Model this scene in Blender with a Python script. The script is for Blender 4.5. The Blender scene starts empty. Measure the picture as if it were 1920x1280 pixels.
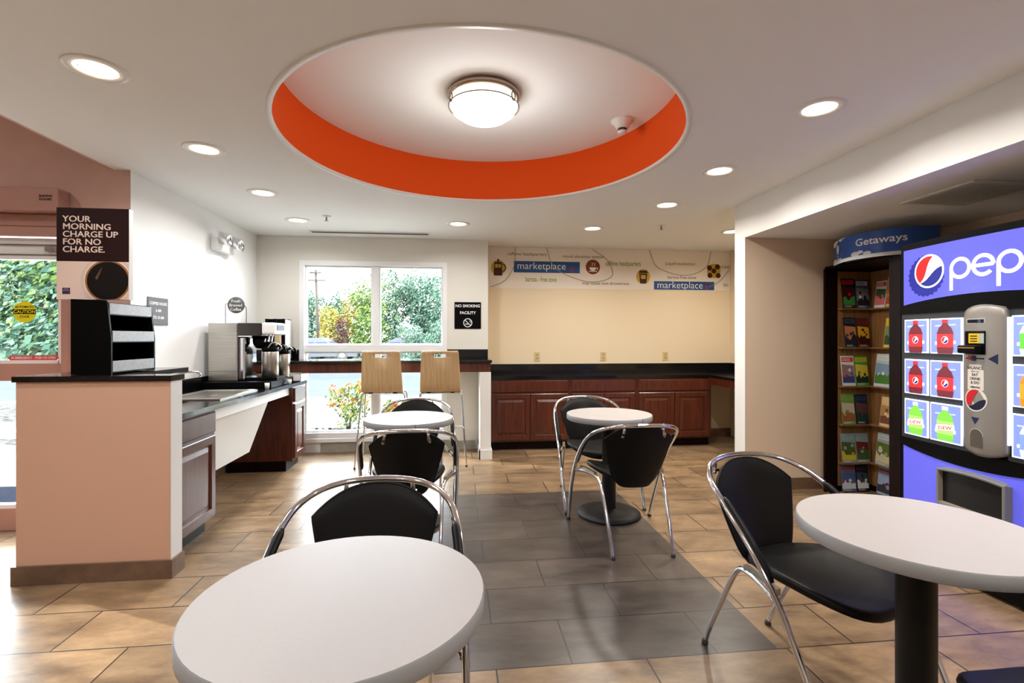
import bpy, bmesh, math, random
from math import sin, cos, pi, radians, sqrt
from mathutils import Vector, Matrix
random.seed(7)
sc = bpy.context.scene
col = sc.collection

# ------------------------------------------------------------------ camera
cam_d = bpy.data.cameras.new('camera'); cam = bpy.data.objects.new('camera', cam_d); col.objects.link(cam)
cam_d.sensor_width = 36; cam_d.lens = 923 / 1920 * 36; cam_d.shift_y = -7 / 1920; cam_d.clip_start = .02; cam_d.clip_end = 400
YAW = math.atan2(101, 923)
cam.location = (0, 0, 1.30); cam.rotation_euler = (pi / 2, 0, -YAW)
sc.camera = cam
# ------------------------------------------------------------------ world, sun, exposure
w = bpy.data.worlds.new('sky'); sc.world = w; w.use_nodes = True
bg = w.node_tree.nodes['Background']; bg.inputs[0].default_value = (.86, .93, 1, 1); bg.inputs[1].default_value = 11.0
SUNDIR = Vector((.905 * cos(radians(25)), -.425 * cos(radians(25)), -sin(radians(25))))
sd = bpy.data.lights.new('sun', 'SUN'); sd.energy = 7; sd.angle = radians(.6); sd.color = (1, .96, .9)
so = bpy.data.objects.new('sun', sd); col.objects.link(so); so.rotation_euler = SUNDIR.to_track_quat('-Z', 'Y').to_euler()
so.location = (-20, 12, 20)
vs = sc.view_settings; vs.view_transform = 'Standard'; vs.look = 'None'; vs.gamma = 1; vs.exposure = 0.68; vs.use_curve_mapping = False
DOWN_W = 5.6      # watts of each recessed lamp
DOME_W = 6.0
sc.cycles.max_bounces = 10; sc.cycles.transparent_max_bounces = 16
sc.cycles.sample_clamp_indirect = 6
sc.cycles.use_denoising = True

# ------------------------------------------------------------------ materials
def lin(c):
    return tuple((x / 255 / 12.92 if x / 255 <= .04045 else ((x / 255 + .055) / 1.055) ** 2.4) for x in c) + (1,)
def nodes(name):
    m = bpy.data.materials.new(name); m.use_nodes = True
    nt = m.node_tree; return m, nt, nt.nodes['Principled BSDF']
def mat(name, rgb, rough=.5, metal=0, spec=.5, var=0, vscale=8, bump=0, bscale=200, coat=0, stretch=None, emit=None, estr=0):
    m, nt, p = nodes(name)
    c = lin(rgb); p.inputs['Base Color'].default_value = c
    p.inputs['Roughness'].default_value = rough; p.inputs['Metallic'].default_value = metal
    p.inputs['Specular IOR Level'].default_value = spec
    if coat: p.inputs['Coat Weight'].default_value = coat; p.inputs['Coat Roughness'].default_value = .12
    tc = nt.nodes.new('ShaderNodeTexCoord')
    if var:
        mp = nt.nodes.new('ShaderNodeMapping'); nt.links.new(tc.outputs['Object'], mp.inputs[0])
        if stretch: mp.inputs['Scale'].default_value = stretch
        n = nt.nodes.new('ShaderNodeTexNoise'); n.inputs['Scale'].default_value = vscale; n.inputs['Detail'].default_value = 6
        nt.links.new(mp.outputs[0], n.inputs['Vector'])
        r = nt.nodes.new('ShaderNodeValToRGB'); nt.links.new(n.outputs['Fac'], r.inputs[0])
        r.color_ramp.elements[0].position = .3; r.color_ramp.elements[1].position = .7
        r.color_ramp.elements[0].color = tuple(x * (1 - var) for x in c[:3]) + (1,)
        r.color_ramp.elements[1].color = tuple(min(1, x * (1 + var)) for x in c[:3]) + (1,)
        nt.links.new(r.outputs[0], p.inputs['Base Color'])
    if bump:
        n = nt.nodes.new('ShaderNodeTexNoise'); n.inputs['Scale'].default_value = bscale; nt.links.new(tc.outputs['Object'], n.inputs['Vector'])
        b = nt.nodes.new('ShaderNodeBump'); b.inputs['Strength'].default_value = bump; b.inputs['Distance'].default_value = .002
        nt.links.new(n.outputs['Fac'], b.inputs['Height']); nt.links.new(b.outputs[0], p.inputs['Normal'])
    if emit:
        p.inputs['Emission Color'].default_value = lin(emit); p.inputs['Emission Strength'].default_value = estr
    return m
def glass_mat(name, tint, refl=.06):
    m = bpy.data.materials.new(name); m.use_nodes = True; nt = m.node_tree; nt.nodes.clear()
    o = nt.nodes.new('ShaderNodeOutputMaterial'); mx = nt.nodes.new('ShaderNodeMixShader')
    t = nt.nodes.new('ShaderNodeBsdfTransparent'); t.inputs[0].default_value = tint
    g = nt.nodes.new('ShaderNodeBsdfGlossy'); g.inputs['Roughness'].default_value = .02
    lw = nt.nodes.new('ShaderNodeLayerWeight'); lw.inputs[0].default_value = .12
    ma = nt.nodes.new('ShaderNodeMath'); ma.operation = 'MULTIPLY'; ma.inputs[1].default_value = refl * 8
    nt.links.new(lw.outputs['Fresnel'], ma.inputs[0]); ma.use_clamp = True
    nt.links.new(ma.outputs[0], mx.inputs[0]); nt.links.new(t.outputs[0], mx.inputs[1]); nt.links.new(g.outputs[0], mx.inputs[2])
    nt.links.new(mx.outputs[0], o.inputs[0]); return m
def tile_mat(name, c1, c2, cm, rough=.30, joint=True, off=(.149, 1.925)):
    m, nt, p = nodes(name); L = nt.links.new
    tc = nt.nodes.new('ShaderNodeTexCoord'); mp = nt.nodes.new('ShaderNodeMapping'); L(tc.outputs['Object'], mp.inputs[0])
    mp.inputs['Location'].default_value = (-off[0], -off[1], 0)
    n1 = nt.nodes.new('ShaderNodeTexNoise'); n1.inputs['Scale'].default_value = 3.6; n1.inputs['Detail'].default_value = 7; n1.inputs['Roughness'].default_value = .7
    mp2 = nt.nodes.new('ShaderNodeMapping'); mp2.inputs['Scale'].default_value = (.8, 2.0, 1); mp2.inputs['Rotation'].default_value = (0, 0, .5); L(tc.outputs['Object'], mp2.inputs[0])
    L(mp2.outputs[0], n1.inputs['Vector'])
    rp = nt.nodes.new('ShaderNodeValToRGB'); L(n1.outputs['Fac'], rp.inputs[0])
    rp.color_ramp.elements[0].position = .33; rp.color_ramp.elements[1].position = .68
    rp.color_ramp.elements[0].color = lin(c1); rp.color_ramp.elements[1].color = lin(c2)
    out = rp.outputs[0]
    if joint:
        bt = nt.nodes.new('ShaderNodeTexBrick'); L(mp.outputs[0], bt.inputs['Vector'])
        bt.offset = .5; bt.inputs['Scale'].default_value = 1; bt.inputs['Brick Width'].default_value = .61; bt.inputs['Row Height'].default_value = .3085
        bt.inputs['Mortar Size'].default_value = .0036; bt.inputs['Mortar Smooth'].default_value = .1; bt.inputs['Bias'].default_value = 0
        bt.inputs['Color1'].default_value = (.74, .74, .74, 1); bt.inputs['Color2'].default_value = (1.08, 1.06, 1.03, 1); bt.inputs['Mortar'].default_value = (1, 1, 1, 1)
        mu = nt.nodes.new('ShaderNodeMixRGB'); mu.blend_type = 'MULTIPLY'; mu.inputs[0].default_value = 1; L(out, mu.inputs[1]); L(bt.outputs['Color'], mu.inputs[2])
        mx = nt.nodes.new('ShaderNodeMixRGB'); L(bt.outputs['Fac'], mx.inputs[0]); L(mu.outputs[0], mx.inputs[1]); mx.inputs[2].default_value = lin(cm)
        out = mx.outputs[0]
        bu = nt.nodes.new('ShaderNodeBump'); bu.invert = True; bu.inputs['Strength'].default_value = .5; bu.inputs['Distance'].default_value = .002
        L(bt.outputs['Fac'], bu.inputs['Height']); L(bu.outputs[0], p.inputs['Normal'])
    L(out, p.inputs['Base Color']); p.inputs['Specular IOR Level'].default_value = .7
    mr = nt.nodes.new('ShaderNodeMapRange'); mr.inputs[3].default_value = rough - .02; mr.inputs[4].default_value = rough + .04
    L(n1.outputs['Fac'], mr.inputs[0]); L(mr.outputs[0], p.inputs['Roughness'])
    return m
def granite_mat(name):
    m, nt, p = nodes(name); L = nt.links.new
    tc = nt.nodes.new('ShaderNodeTexCoord'); v = nt.nodes.new('ShaderNodeTexVoronoi'); v.inputs['Scale'].default_value = 420; L(tc.outputs['Object'], v.inputs['Vector'])
    r = nt.nodes.new('ShaderNodeValToRGB'); L(v.outputs['Color'], r.inputs[0]); r.color_ramp.elements[0].position = .8
    r.color_ramp.elements[0].color = (.004, .004, .005, 1); r.color_ramp.elements[1].color = (.03, .03, .034, 1)
    L(r.outputs[0], p.inputs['Base Color']); p.inputs['Roughness'].default_value = .12; return m
def wood_mat(name, c1, c2, rough, scale=(14, 14, 1.2), coat=0, spec=.5):
    m, nt, p = nodes(name); L = nt.links.new
    tc = nt.nodes.new('ShaderNodeTexCoord'); mp = nt.nodes.new('ShaderNodeMapping'); mp.inputs['Scale'].default_value = scale; L(tc.outputs['Object'], mp.inputs[0])
    n = nt.nodes.new('ShaderNodeTexNoise'); n.inputs['Scale'].default_value = 3; n.inputs['Detail'].default_value = 8; n.inputs['Distortion'].default_value = .6; L(mp.outputs[0], n.inputs['Vector'])
    r = nt.nodes.new('ShaderNodeValToRGB'); L(n.outputs['Fac'], r.inputs[0]); r.color_ramp.elements[0].position = .32; r.color_ramp.elements[1].position = .68
    r.color_ramp.elements[0].color = lin(c1); r.color_ramp.elements[1].color = lin(c2); L(r.outputs[0], p.inputs['Base Color'])
    p.inputs['Roughness'].default_value = rough; p.inputs['Specular IOR Level'].default_value = spec
    if coat: p.inputs['Coat Weight'].default_value = coat; p.inputs['Coat Roughness'].default_value = .2
    return m
M = {}
M['ceil'] = mat('ceiling_paint', (244, 245, 245), .85, spec=.2, bump=.08, bscale=90)
M['white'] = mat('white_wall_paint', (238, 239, 239), .55, spec=.35, bump=.05, bscale=120)
M['cream'] = mat('cream_wall_paint', (226, 223, 214), .7, spec=.3, bump=.05, bscale=120)
M['tan'] = mat('tan_wall_paint', (234, 216, 186), .75, spec=.25, bump=.05, bscale=120)
M['niche'] = mat('beige_wall_paint', (224, 202, 178), .75, spec=.25, bump=.05, bscale=120)
M['pink'] = mat('terracotta_paint', (214, 172, 148), .7, spec=.25, bump=.05, bscale=120)
M['brownpink'] = mat('dusky_rose_paint', (206, 170, 158), .6, spec=.3, var=.04)
M['rose_metal'] = mat('rose_brown_door_metal', (182, 138, 126), .45, spec=.4)
M['orange'] = mat('orange_paint', (232, 84, 14), .7, spec=.2)
M['tile'] = tile_mat('tan_stone_tile', (110, 88, 66), (178, 148, 114), (42, 35, 29))
M['slate'] = tile_mat('grey_slate_tile', (62, 56, 53), (102, 92, 85), (40, 36, 33))
M['tile_base'] = tile_mat('baseboard_stone', (88, 66, 52), (132, 104, 84), (80, 70, 60), joint=False)
M['tile_base2'] = tile_mat('grey_baseboard_stone', (138, 134, 124), (176, 172, 160), (80, 70, 60), joint=False)
M['granite'] = granite_mat('black_granite')
M['cherry'] = wood_mat('dark_cherry_wood', (62, 24, 12), (96, 42, 22), .32, coat=.25)
M['plywood'] = wood_mat('light_oak_plywood', (192, 158, 114), (214, 184, 140), .4, (30, 3, 1.0))
M['black_wood'] = wood_mat('dark_espresso_wood', (14, 6, 5), (28, 12, 10), .4, spec=.12)
M['chrome'] = mat('chrome', (225, 226, 230), .09, 1)
M['steel'] = mat('brushed_steel', (190, 186, 178), .28, 1, var=.08, vscale=6, stretch=(1, 1, 30))
M['nickel'] = mat('brushed_nickel', (176, 172, 160), .3, 1)
M['vinyl'] = mat('black_vinyl', (9, 8, 8), .45, spec=.25, bump=.12, bscale=500)
M['black'] = mat('black_plastic', (6, 6, 7), .42, spec=.1)
M['matte_black'] = mat('matte_black_metal', (18, 17, 17), .55, bump=.1, bscale=300)
M['laminate'] = mat('grey_speckled_laminate', (182, 177, 177), .42, var=.03, vscale=350)
M['edge'] = mat('grey_edge_band', (160, 161, 164), .5)
M['rubber'] = mat('grey_rubber', (60, 60, 60), .7)
M['whiteplastic'] = mat('white_plastic', (238, 238, 236), .4)
M['frame'] = mat('white_window_frame', (240, 241, 242), .4)
M['ivory'] = mat('ivory_plastic', (214, 190, 140), .4)
M['glass'] = glass_mat('window_glass', (.97, .99, .98, 1))
M['carglass'] = mat('car_glass', (22, 28, 70), .3, spec=.3)
M['glow_warm'] = mat('warm_lamp_glow', (255, 240, 214), .4, emit=(255, 232, 196), estr=9)
M['glow_dome'] = mat('frosted_glass_lit', (255, 252, 240), .3, emit=(255, 247, 226), estr=1.3)
M['can'] = mat('lamp_can_reflector', (250, 240, 222), .3)
def flat(name, rgb, rough=.5): 
    if name not in M: M[name] = mat(name, rgb, rough, spec=.25)
    return M[name]
def glow(name, rgb, s):
    if name not in M: M[name] = mat(name, rgb, .25, emit=rgb, estr=s)
    return M[name]

# ------------------------------------------------------------------ mesh builder
class MB:
    def __init__(s): s.v = []; s.f = []; s.m = []; s.sm = []; s.mats = []
    def mi(s, m):
        if m not in s.mats: s.mats.append(m)
        return s.mats.index(m)
    def add(s, vs, fs, m, smooth=False, mp=None):
        o = len(s.v); k = s.mi(m)
        s.v += [tuple(mp(*p)) if mp else tuple(p) for p in vs]
        for f in fs: s.f.append(tuple(i + o for i in f)); s.m.append(k); s.sm.append(smooth)
        return s
    def box(s, x0, x1, y0, y1, z0, z1, m, mp=None, b=0):
        if b > 0:
            vs = []; fs = []
            bm = bmesh.new(); bmesh.ops.create_cube(bm, size=1)
            for v in bm.verts: v.co = ((x0 + x1) / 2 + v.co.x * (x1 - x0), (y0 + y1) / 2 + v.co.y * (y1 - y0), (z0 + z1) / 2 + v.co.z * (z1 - z0))
            bmesh.ops.bevel(bm, geom=bm.edges[:], offset=b, segments=2, affect='EDGES', profile=.5)
            bm.verts.ensure_lookup_table(); bm.verts.index_update()
            vs = [v.co[:] for v in bm.verts]; fs = [[v.index for v in f.verts] for f in bm.faces]; bm.free()
            return s.add(vs, fs, m, False, mp)
        vs = [(x0, y0, z0), (x1, y0, z0), (x1, y1, z0), (x0, y1, z0), (x0, y0, z1), (x1, y0, z1), (x1, y1, z1), (x0, y1, z1)]
        return s.add(vs, [(0, 3, 2, 1), (4, 5, 6, 7), (0, 1, 5, 4), (1, 2, 6, 5), (2, 3, 7, 6), (3, 0, 4, 7)], m, False, mp)
    def rings(s, R, m, smooth=False, cap0=True, cap1=True, closed=True, mp=None):
        n = len(R[0]); vs = [p for r in R for p in r]; fs = []
        for i in range(len(R) - 1):
            for j in range(n if closed else n - 1):
                a = i * n + j; b = i * n + (j + 1) % n; fs.append((a, b, b + n, a + n))
        if cap0: fs.append(tuple(range(n - 1, -1, -1)))
        if cap1: fs.append(tuple((len(R) - 1) * n + j for j in range(n)))
        return s.add(vs, fs, m, smooth, mp)
    def lathe(s, prof, m, n=32, c=(0, 0, 0), smooth=True, cap0=True, cap1=True, mp=None):
        R = [[(c[0] + r * cos(2 * pi * j / n), c[1] + r * sin(2 * pi * j / n), c[2] + z) for j in range(n)] for r, z in prof]
        return s.rings(R, m, smooth, cap0, cap1, mp=mp)
    def tube(s, pts, r, m, n=10, sub=6, closed=False, caps=True, mp=None):
        P = smooth_path(pts, sub, closed) if sub > 1 else [Vector(p) for p in pts]
        R = []; up = None
        rr = r if callable(r) else (lambda t: r)
        for i, p in enumerate(P):
            a = P[i - 1] if (i > 0 or closed) else P[i]; b = P[(i + 1) % len(P)] if (i < len(P) - 1 or closed) else P[i]
            t = (b - a).normalized()
            if up is None: up = Vector((0, 0, 1)) if abs(t.z) < .9 else Vector((1, 0, 0))
            x = t.cross(up).normalized(); up = x.cross(t).normalized()
            q = rr(i / max(1, len(P) - 1))
            R.append([tuple(p + x * (q * cos(2 * pi * j / n)) + up * (q * sin(2 * pi * j / n))) for j in range(n)])
        if closed: R.append(R[0]); caps = False
        return s.rings(R, m, True, caps, caps, mp=mp)
    def poly(s, pts, m, mp=None):
        return s.add(pts, [tuple(range(len(pts)))], m, False, mp)
    def prism(s, pts, axis, a0, a1, m, mp=None):
        def pl(p, a): return {'x': (a, p[0], p[1]), 'y': (p[0], a, p[1]), 'z': (p[0], p[1], a)}[axis]
        return s.rings([[pl(p, a0) for p in pts], [pl(p, a1) for p in pts]], m, mp=mp)
    def text(s, txt, size, mp, m, sx=1.0, align='LEFT', bold=0.0, shear=0.0):
        vs, fs = text_polys(txt, size, align, bold, shear)
        return s.add([(x * sx, y, 0) for x, y in vs], fs, m, False, lambda x, y, z: mp(x, y))
    def build(s, name, parent=None, loc=(0, 0, 0), rz=0, recalc=True):
        me = bpy.data.meshes.new(name); me.from_pydata(s.v, [], s.f)
        for m in s.mats: me.materials.append(m)
        me.polygons.foreach_set('material_index', s.m); me.polygons.foreach_set('use_smooth', s.sm)
        if recalc:
            bm = bmesh.new(); bm.from_mesh(me); bmesh.ops.recalc_face_normals(bm, faces=bm.faces[:]); bm.to_mesh(me); bm.free()
        me.update()
        o = bpy.data.objects.new(name, me); col.objects.link(o); o.location = loc; o.rotation_euler = (0, 0, rz)
        if parent: o.parent = parent
        return o
def smooth_path(pts, sub, closed=False):
    P = [Vector(p) for p in pts]; n = len(P); out = []
    for i in range(n if closed else n - 1):
        p1, p2 = P[i], P[(i + 1) % n]
        p0 = P[i - 1] if (i > 0 or closed) else p1 * 2 - p2
        p3 = P[(i + 2) % n] if (i < n - 2 or closed) else p2 * 2 - p1
        for k in range(sub):
            t = k / sub
            out.append(.5 * ((2 * p1) + (p2 - p0) * t + (2 * p0 - 5 * p1 + 4 * p2 - p3) * t * t + (3 * p1 - p0 - 3 * p2 + p3) * t ** 3))
    if not closed: out.append(P[-1])
    return out
_tcache = {}
def text_polys(txt, size, align, bold, shear):
    key = (txt, size, align, bold, shear)
    if key in _tcache: return _tcache[key]
    c = bpy.data.curves.new('lettering', 'FONT'); c.body = txt; c.size = size; c.align_x = align; c.offset = bold * size; c.shear = shear; c.resolution_u = 3
    o = bpy.data.objects.new('lettering', c); col.objects.link(o)
    dg = bpy.context.evaluated_depsgraph_get(); dg.update()
    me = bpy.data.meshes.new_from_object(o.evaluated_get(dg))
    r = ([(v.co.x, v.co.y) for v in me.vertices], [tuple(p.vertices) for p in me.polygons])
    bpy.data.objects.remove(o); bpy.data.curves.remove(c); bpy.data.meshes.remove(me)
    _tcache[key] = r; return r
def disc2(cx, cy, r, n=28, a0=0, a1=2 * pi, ry=None):
    ry = ry or r
    full = abs(a1 - a0 - 2 * pi) < 1e-6
    return [(cx + r * cos(a0 + (a1 - a0) * i / (n if full else n - 1)), cy + ry * sin(a0 + (a1 - a0) * i / (n if full else n - 1)), 0) for i in range(n)]
def arc_strip(cx, cy, r0, r1, a0, a1, n=20):
    vs = []; fs = []
    for i in range(n + 1):
        a = a0 + (a1 - a0) * i / n; vs += [(cx + r0 * cos(a), cy + r0 * sin(a), 0), (cx + r1 * cos(a), cy + r1 * sin(a), 0)]
        if i: k = 2 * i; fs.append((k - 2, k - 1, k + 1, k))
    return vs, fs
def thing(name, label, cat, loc=(0, 0, 0), rz=0, group=None):
    o = bpy.data.objects.new(name, None); col.objects.link(o); o.location = loc; o.rotation_euler = (0, 0, rz); o.empty_display_size = .1
    o['label'] = label; o['category'] = cat
    if group: o['group'] = group
    return o
def tag(o, label, cat, group=None, kind=None):
    o['label'] = label; o['category'] = cat
    if group: o['group'] = group
    if kind: o['kind'] = kind
    return o
def struct(o, label=None, cat=None):
    o['kind'] = 'structure'
    if label: o['label'] = label
    if cat: o['category'] = cat
    return o
def dup(root, loc, rz=0, label=None, name=None):
    r = root.copy(); col.objects.link(r); r.location = loc; r.rotation_euler = (0, 0, rz)
    if label: r['label'] = label
    for ch in list(root.children):
        c = ch.copy(); col.objects.link(c); c.parent = r
        for g in list(ch.children):
            d = g.copy(); col.objects.link(d); d.parent = c
    return r

# ------------------------------------------------------------------ key dimensions (metres, camera above the origin)
CZ = 2.45            # ceiling
XL = -2.24           # left wall face
YB = 5.79            # window wall face
YA = 6.20            # alcove wall face
XS = .35             # step between the two
XR = 3.60            # alcove right wall
XF = 2.42            # soffit face
YE = 3.936           # niche end wall face
XN = 3.75            # niche back wall
SZ = 2.15            # soffit underside
YD = 3.65            # entrance wall face
YK = -3.2            # rear of the modelled room

# ================================================================== STRUCTURE
b = MB()
xs = [-7.2, -.75, 1.33, 4.0]; ys = [YK - .2, 1.925, 4.085, 6.4]
for i in range(3):
    for j in range(3):
        m = M['slate'] if (i == 1 and j == 1) else M['tile']
        if i == 0 and j == 2:   # stop the slab at the entrance wall line left of the room
            b.add([(-7.2, 4.085, 0), (-2.4, 4.085, 0), (-2.4, 3.8, 0), (-7.2, 3.8, 0)][::-1], [(0, 1, 2, 3)], m)
            b.add([(-2.4, 4.085, 0), (-.75, 4.085, 0), (-.75, 6.4, 0), (-2.4, 6.4, 0)], [(0, 1, 2, 3)], m)
        else:
            b.add([(xs[i], ys[j], 0), (xs[i + 1], ys[j], 0), (xs[i + 1], ys[j + 1], 0), (xs[i], ys[j + 1], 0)], [(0, 1, 2, 3)], m)
struct(b.build('floor', recalc=False))

# ceiling with the round opening
RC, RX, RY, RZ = 1.162, .155, 2.98, 2.78
b = MB(); n = 96
ring = [(RX + RC * cos(2 * pi * i / n), RY + RC * sin(2 * pi * i / n), CZ) for i in range(n)]
def sq(i):
    a = 2 * pi * i / n; c, s_ = cos(a), sin(a); k = 1.3 / max(abs(c), abs(s_)); return (RX + k * c, RY + k * s_, CZ)
outer = [sq(i) for i in range(n)]
b.rings([ring, outer], M['ceil'], cap0=False, cap1=False)
X0, X1, Y0, Y1 = RX - 1.3, RX + 1.3, RY - 1.3, RY + 1.3
for (a, c, d, e) in ((-2.34, 4.0, YK - .2, Y0), (-2.34, X0, Y0, Y1), (X1, 4.0, Y0, Y1), (-2.34, 4.0, Y1, 6.4)):
    b.poly([(a, d, CZ), (c, d, CZ), (c, e, CZ), (a, e, CZ)], M['ceil'])
# slab edge towards the taller entrance lobby
b.box(-2.36, -2.34, YK - .2, YD, CZ, 3.1, M['brownpink'])
struct(b.build('ceiling', recalc=False))
b = MB(); b.lathe([(RC, CZ + .012), (RC, RZ)], M['orange'], 96, (RX, RY, 0), cap0=False, cap1=False)
struct(b.build('ceiling_recess_band'))
b = MB(); b.lathe([(RC, RZ), (.001, RZ)], M['ceil'], 96, (RX, RY, 0), cap0=False, cap1=False)
struct(b.build('ceiling_recess_top'))
b = MB(); b.lathe([(RC, CZ + .012), (RC - .006, CZ + .012), (RC - .008, CZ - .004), (RC + .022, CZ - .004), (RC + .022, CZ + .001)], M['whiteplastic'], 96, (RX, RY, 0), cap0=False, cap1=False)
struct(b.build('trim_1'))
# lobby ceiling
b = MB(); b.box(-7.2, -2.36, YK - .2, YD, 3.1, 3.2, M['ceil']); struct(b.build('ceiling_lobby'))
# walls
b = MB(); b.box(-2.40, XL, YD, 5.88, 0, CZ, M['white'])
struct(b.build('wall_left'))
WX0, WX1, WZ0, WZ1 = -1.78, -.13, .15, 2.175
b = MB(); T = 5.88
b.box(XL, WX0, YB, T, 0, CZ, M['cream']); b.box(WX1, XS, YB, T, 0, CZ, M['cream'])
b.box(WX0, WX1, YB, T, WZ1, CZ, M['cream']); b.box(WX0, WX1, YB, T, 0, WZ0, M['white'])
struct(b.build('wall_back'))
b = MB(); b.box(XS - .12, XS, T, 6.35, 0, CZ, M['tan']); struct(b.build('wall_step'))
b = MB(); b.box(XS - .0, XR + .15, YA, 6.35, 0, CZ, M['tan']); struct(b.build('wall_alcove'))
b = MB(); b.box(XR, XR + .15, 4.09, YA, 0, CZ, M['tan']); struct(b.build('wall_right'))
b = MB(); b.box(XF, 3.9, YE, 4.09, 0, CZ, M['niche'])
b.box(XF - .002, XF, YE, 4.09, 0, CZ, M['white'])
struct(b.build('wall_niche'))
b = MB(); b.box(XN, 3.9, YK, YE, 0, SZ, M['niche']); struct(b.build('wall_niche_rear'))
b = MB(); b.box(XF, 3.9, YK, YE, SZ, CZ, M['ceil'])
b.box(XF - .002, XF, YK, YE, SZ, CZ, M['white'])
struct(b.build('ceiling_soffit'))
# rear wall of the breakfast room, behind the camera
b = MB(); b.box(-2.3, 3.9, YK - .2, YK, 0, CZ, M['white'])
struct(b.build('wall_rear'))
b = MB(); b.box(-7.4, -7.2, YK - .2, 3.8, 0, 3.2, M['pink']); struct(b.build('wall_lobby'))
b = MB(); b.box(-7.2, -2.3, YK - .2, YK, 0, 3.2, M['pink']); struct(b.build('wall_lobby_rear'))
# baseboards
b = MB(); b.box(XF - .012, 3.12, YE - .012, YE, 0, .1, M['tile_base']); b.box(XF - .014, XF - .002, YE - .012, 4.09, 0, .1, M['tile_base'])
struct(b.build('baseboard_niche'))
b = MB(); b.box(-1.55, WX1 + .33, YB - .012, YB, 0, .1, M['tile_base2']); struct(b.build('baseboard_back'))
b = MB(); b.box(3.03, XR, YA - .012, YA, 0, .1, M['tile_base']); struct(b.build('baseboard_alcove'))
b = MB(); b.box(XL, XL + .012, 3.53, 5.0, 0, .1, M['tile_base']); struct(b.build('baseboard_left'))

# entrance wall with sliding doors
DX0, DX1, DZ = -5.1, -2.62, 2.0
b = MB()
b.box(-7.2, DX0, YD, 3.8, 0, 3.1, M['brownpink']); b.box(DX1, -2.40, YD, 3.8, 0, 3.1, M['brownpink']); b.box(DX0, DX1, YD, 3.8, DZ, 3.1, M['brownpink'])
b.box(-2.40, -2.238, YD - .004, YD, 0, CZ, M['brownpink'])
b.box(-2.41, -2.335, YD - .003, 3.8, CZ - .01, 3.1, M['brownpink'])
struct(b.build('wall_entrance'))
door = thing('door_1', 'automatic sliding glass entrance door in a rose brown frame', 'door', (0, 0, 0)); door['kind'] = 'structure'
b = MB(); b.box(DX0, DX1, YD - .10, YD, 2.135, 2.285, M['rose_metal'], b=.006); b.box(DX0, DX1, YD - .02, YD + .02, 1.985, 2.125, M['rose_metal'])
b.box(DX0, DX1, YD - .03, YD - .02, 2.05, 2.058, M['rose_metal'])
o = b.build('door_header', door)
b = MB()
for i, t_ in enumerate(('SLIDING', 'DOORS')): b.text(t_, .022, lambda x, y, i=i: (-2.735 + x, YD - .1015, 2.225 - .022 * i + y), M['black'], bold=.02)
b.build('lettering', o)
b = MB(); b.box(-2.662, DX1, YD - .02, YD + .1, 0, 2.0, M['rose_metal']); b.build('door_jamb', door)
def leaf(x0, x1, y):
    b = MB()
    b.box(x0, x1, y, y + .045, 1.83, 1.975, M['frame']); b.box(x0, x0 + .045, y, y + .045, 0.13, 1.83, M['frame']); b.box(x1 - .045, x1, y, y + .045, .13, 1.83, M['frame'])
    b.box(x0, x1, y - .012, y, 1.925, 1.932, flat('grey_shadow_gap', (120, 120, 122))); b.box(x0, x1, y - .006, y, 1.858, 1.866, flat('grey_shadow_gap', (120, 120, 122)))
    b.box(x1 - .11, x1 - .05, y - .025, y, 1.885, 1.915, M['nickel'])
    b.box(x0 + .04, x1 - .04, y, y + .045, 1.125, 1.15, M['frame'])
    o = b.build('door_frame', door)
    b = MB(); b.box(x0 + .04, x1 - .001, y - .01, y + .05, 1.01, 1.125, M['rose_metal']); b.box(x0, x1, y - .012, y + .055, .006, .15, M['rose_metal']); b.box(x0 + .04, x1 - .04, y - .004, y + .05, .15, .175, M['frame']); b.build('door_rail', door)
    b = MB(); b.box(x0 + .04, x1 - .04, y + .02, y + .026, .17, 1.83, M['glass']); b.build('glass', door)
leaf(-3.87, -2.664, YD + .02); leaf(-5.08, -3.88, YD + .02)
# stickers on the door glass
def on_y(x0, y, z0):      # plane facing -Y
    return lambda x, yy, z=0: (x0 + x, y, z0 + yy)
b = MB(); cx, cz = -2.93, 1.475
yy = YD + .038
b.poly(disc2(0, 0, .072), flat('sticker_yellow', (236, 226, 40)), on_y(cx, yy, cz))
b.box(cx - .07, cx + .07, yy - .0012, yy - .0004, cz - .014, cz + .018, M['black'])
b.text('CAUTION', .03, lambda x, y: (cx + x, yy - .0016, cz - .008 + y), flat('sticker_yellow', (236, 226, 40)), align='CENTER', bold=.02)
b.text('AUTOMATIC', .02, lambda x, y: (cx + x, yy - .0010, cz + .028 + y), M['black'], align='CENTER', bold=.02)
b.text('DOOR', .02, lambda x, y: (cx + x, yy - .0010, cz - .038 + y), M['black'], align='CENTER', bold=.02)
tag(b.build('caution_sticker', recalc=False), 'round yellow automatic door caution sticker on the entrance glass', 'sticker')
b = MB(); cx, cz = -2.86, 1.165
b.poly([(-.145, -.017, 0), (.145, -.017, 0), (.158, 0, 0), (.145, .017, 0), (-.145, .017, 0), (-.158, 0, 0)], flat('sticker_red', (214, 92, 92)), on_y(cx, YD + .019, cz))
b.text('IN EMERGENCY    PUSH TO OPEN', .022, lambda x, y: (cx + x, YD + .0182, cz - .008 + y), M['whiteplastic'], align='CENTER', bold=.02, sx=.82)
tag(b.build('emergency_sticker', recalc=False), 'long red emergency push strip along the bottom of the door glass', 'sticker')

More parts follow.
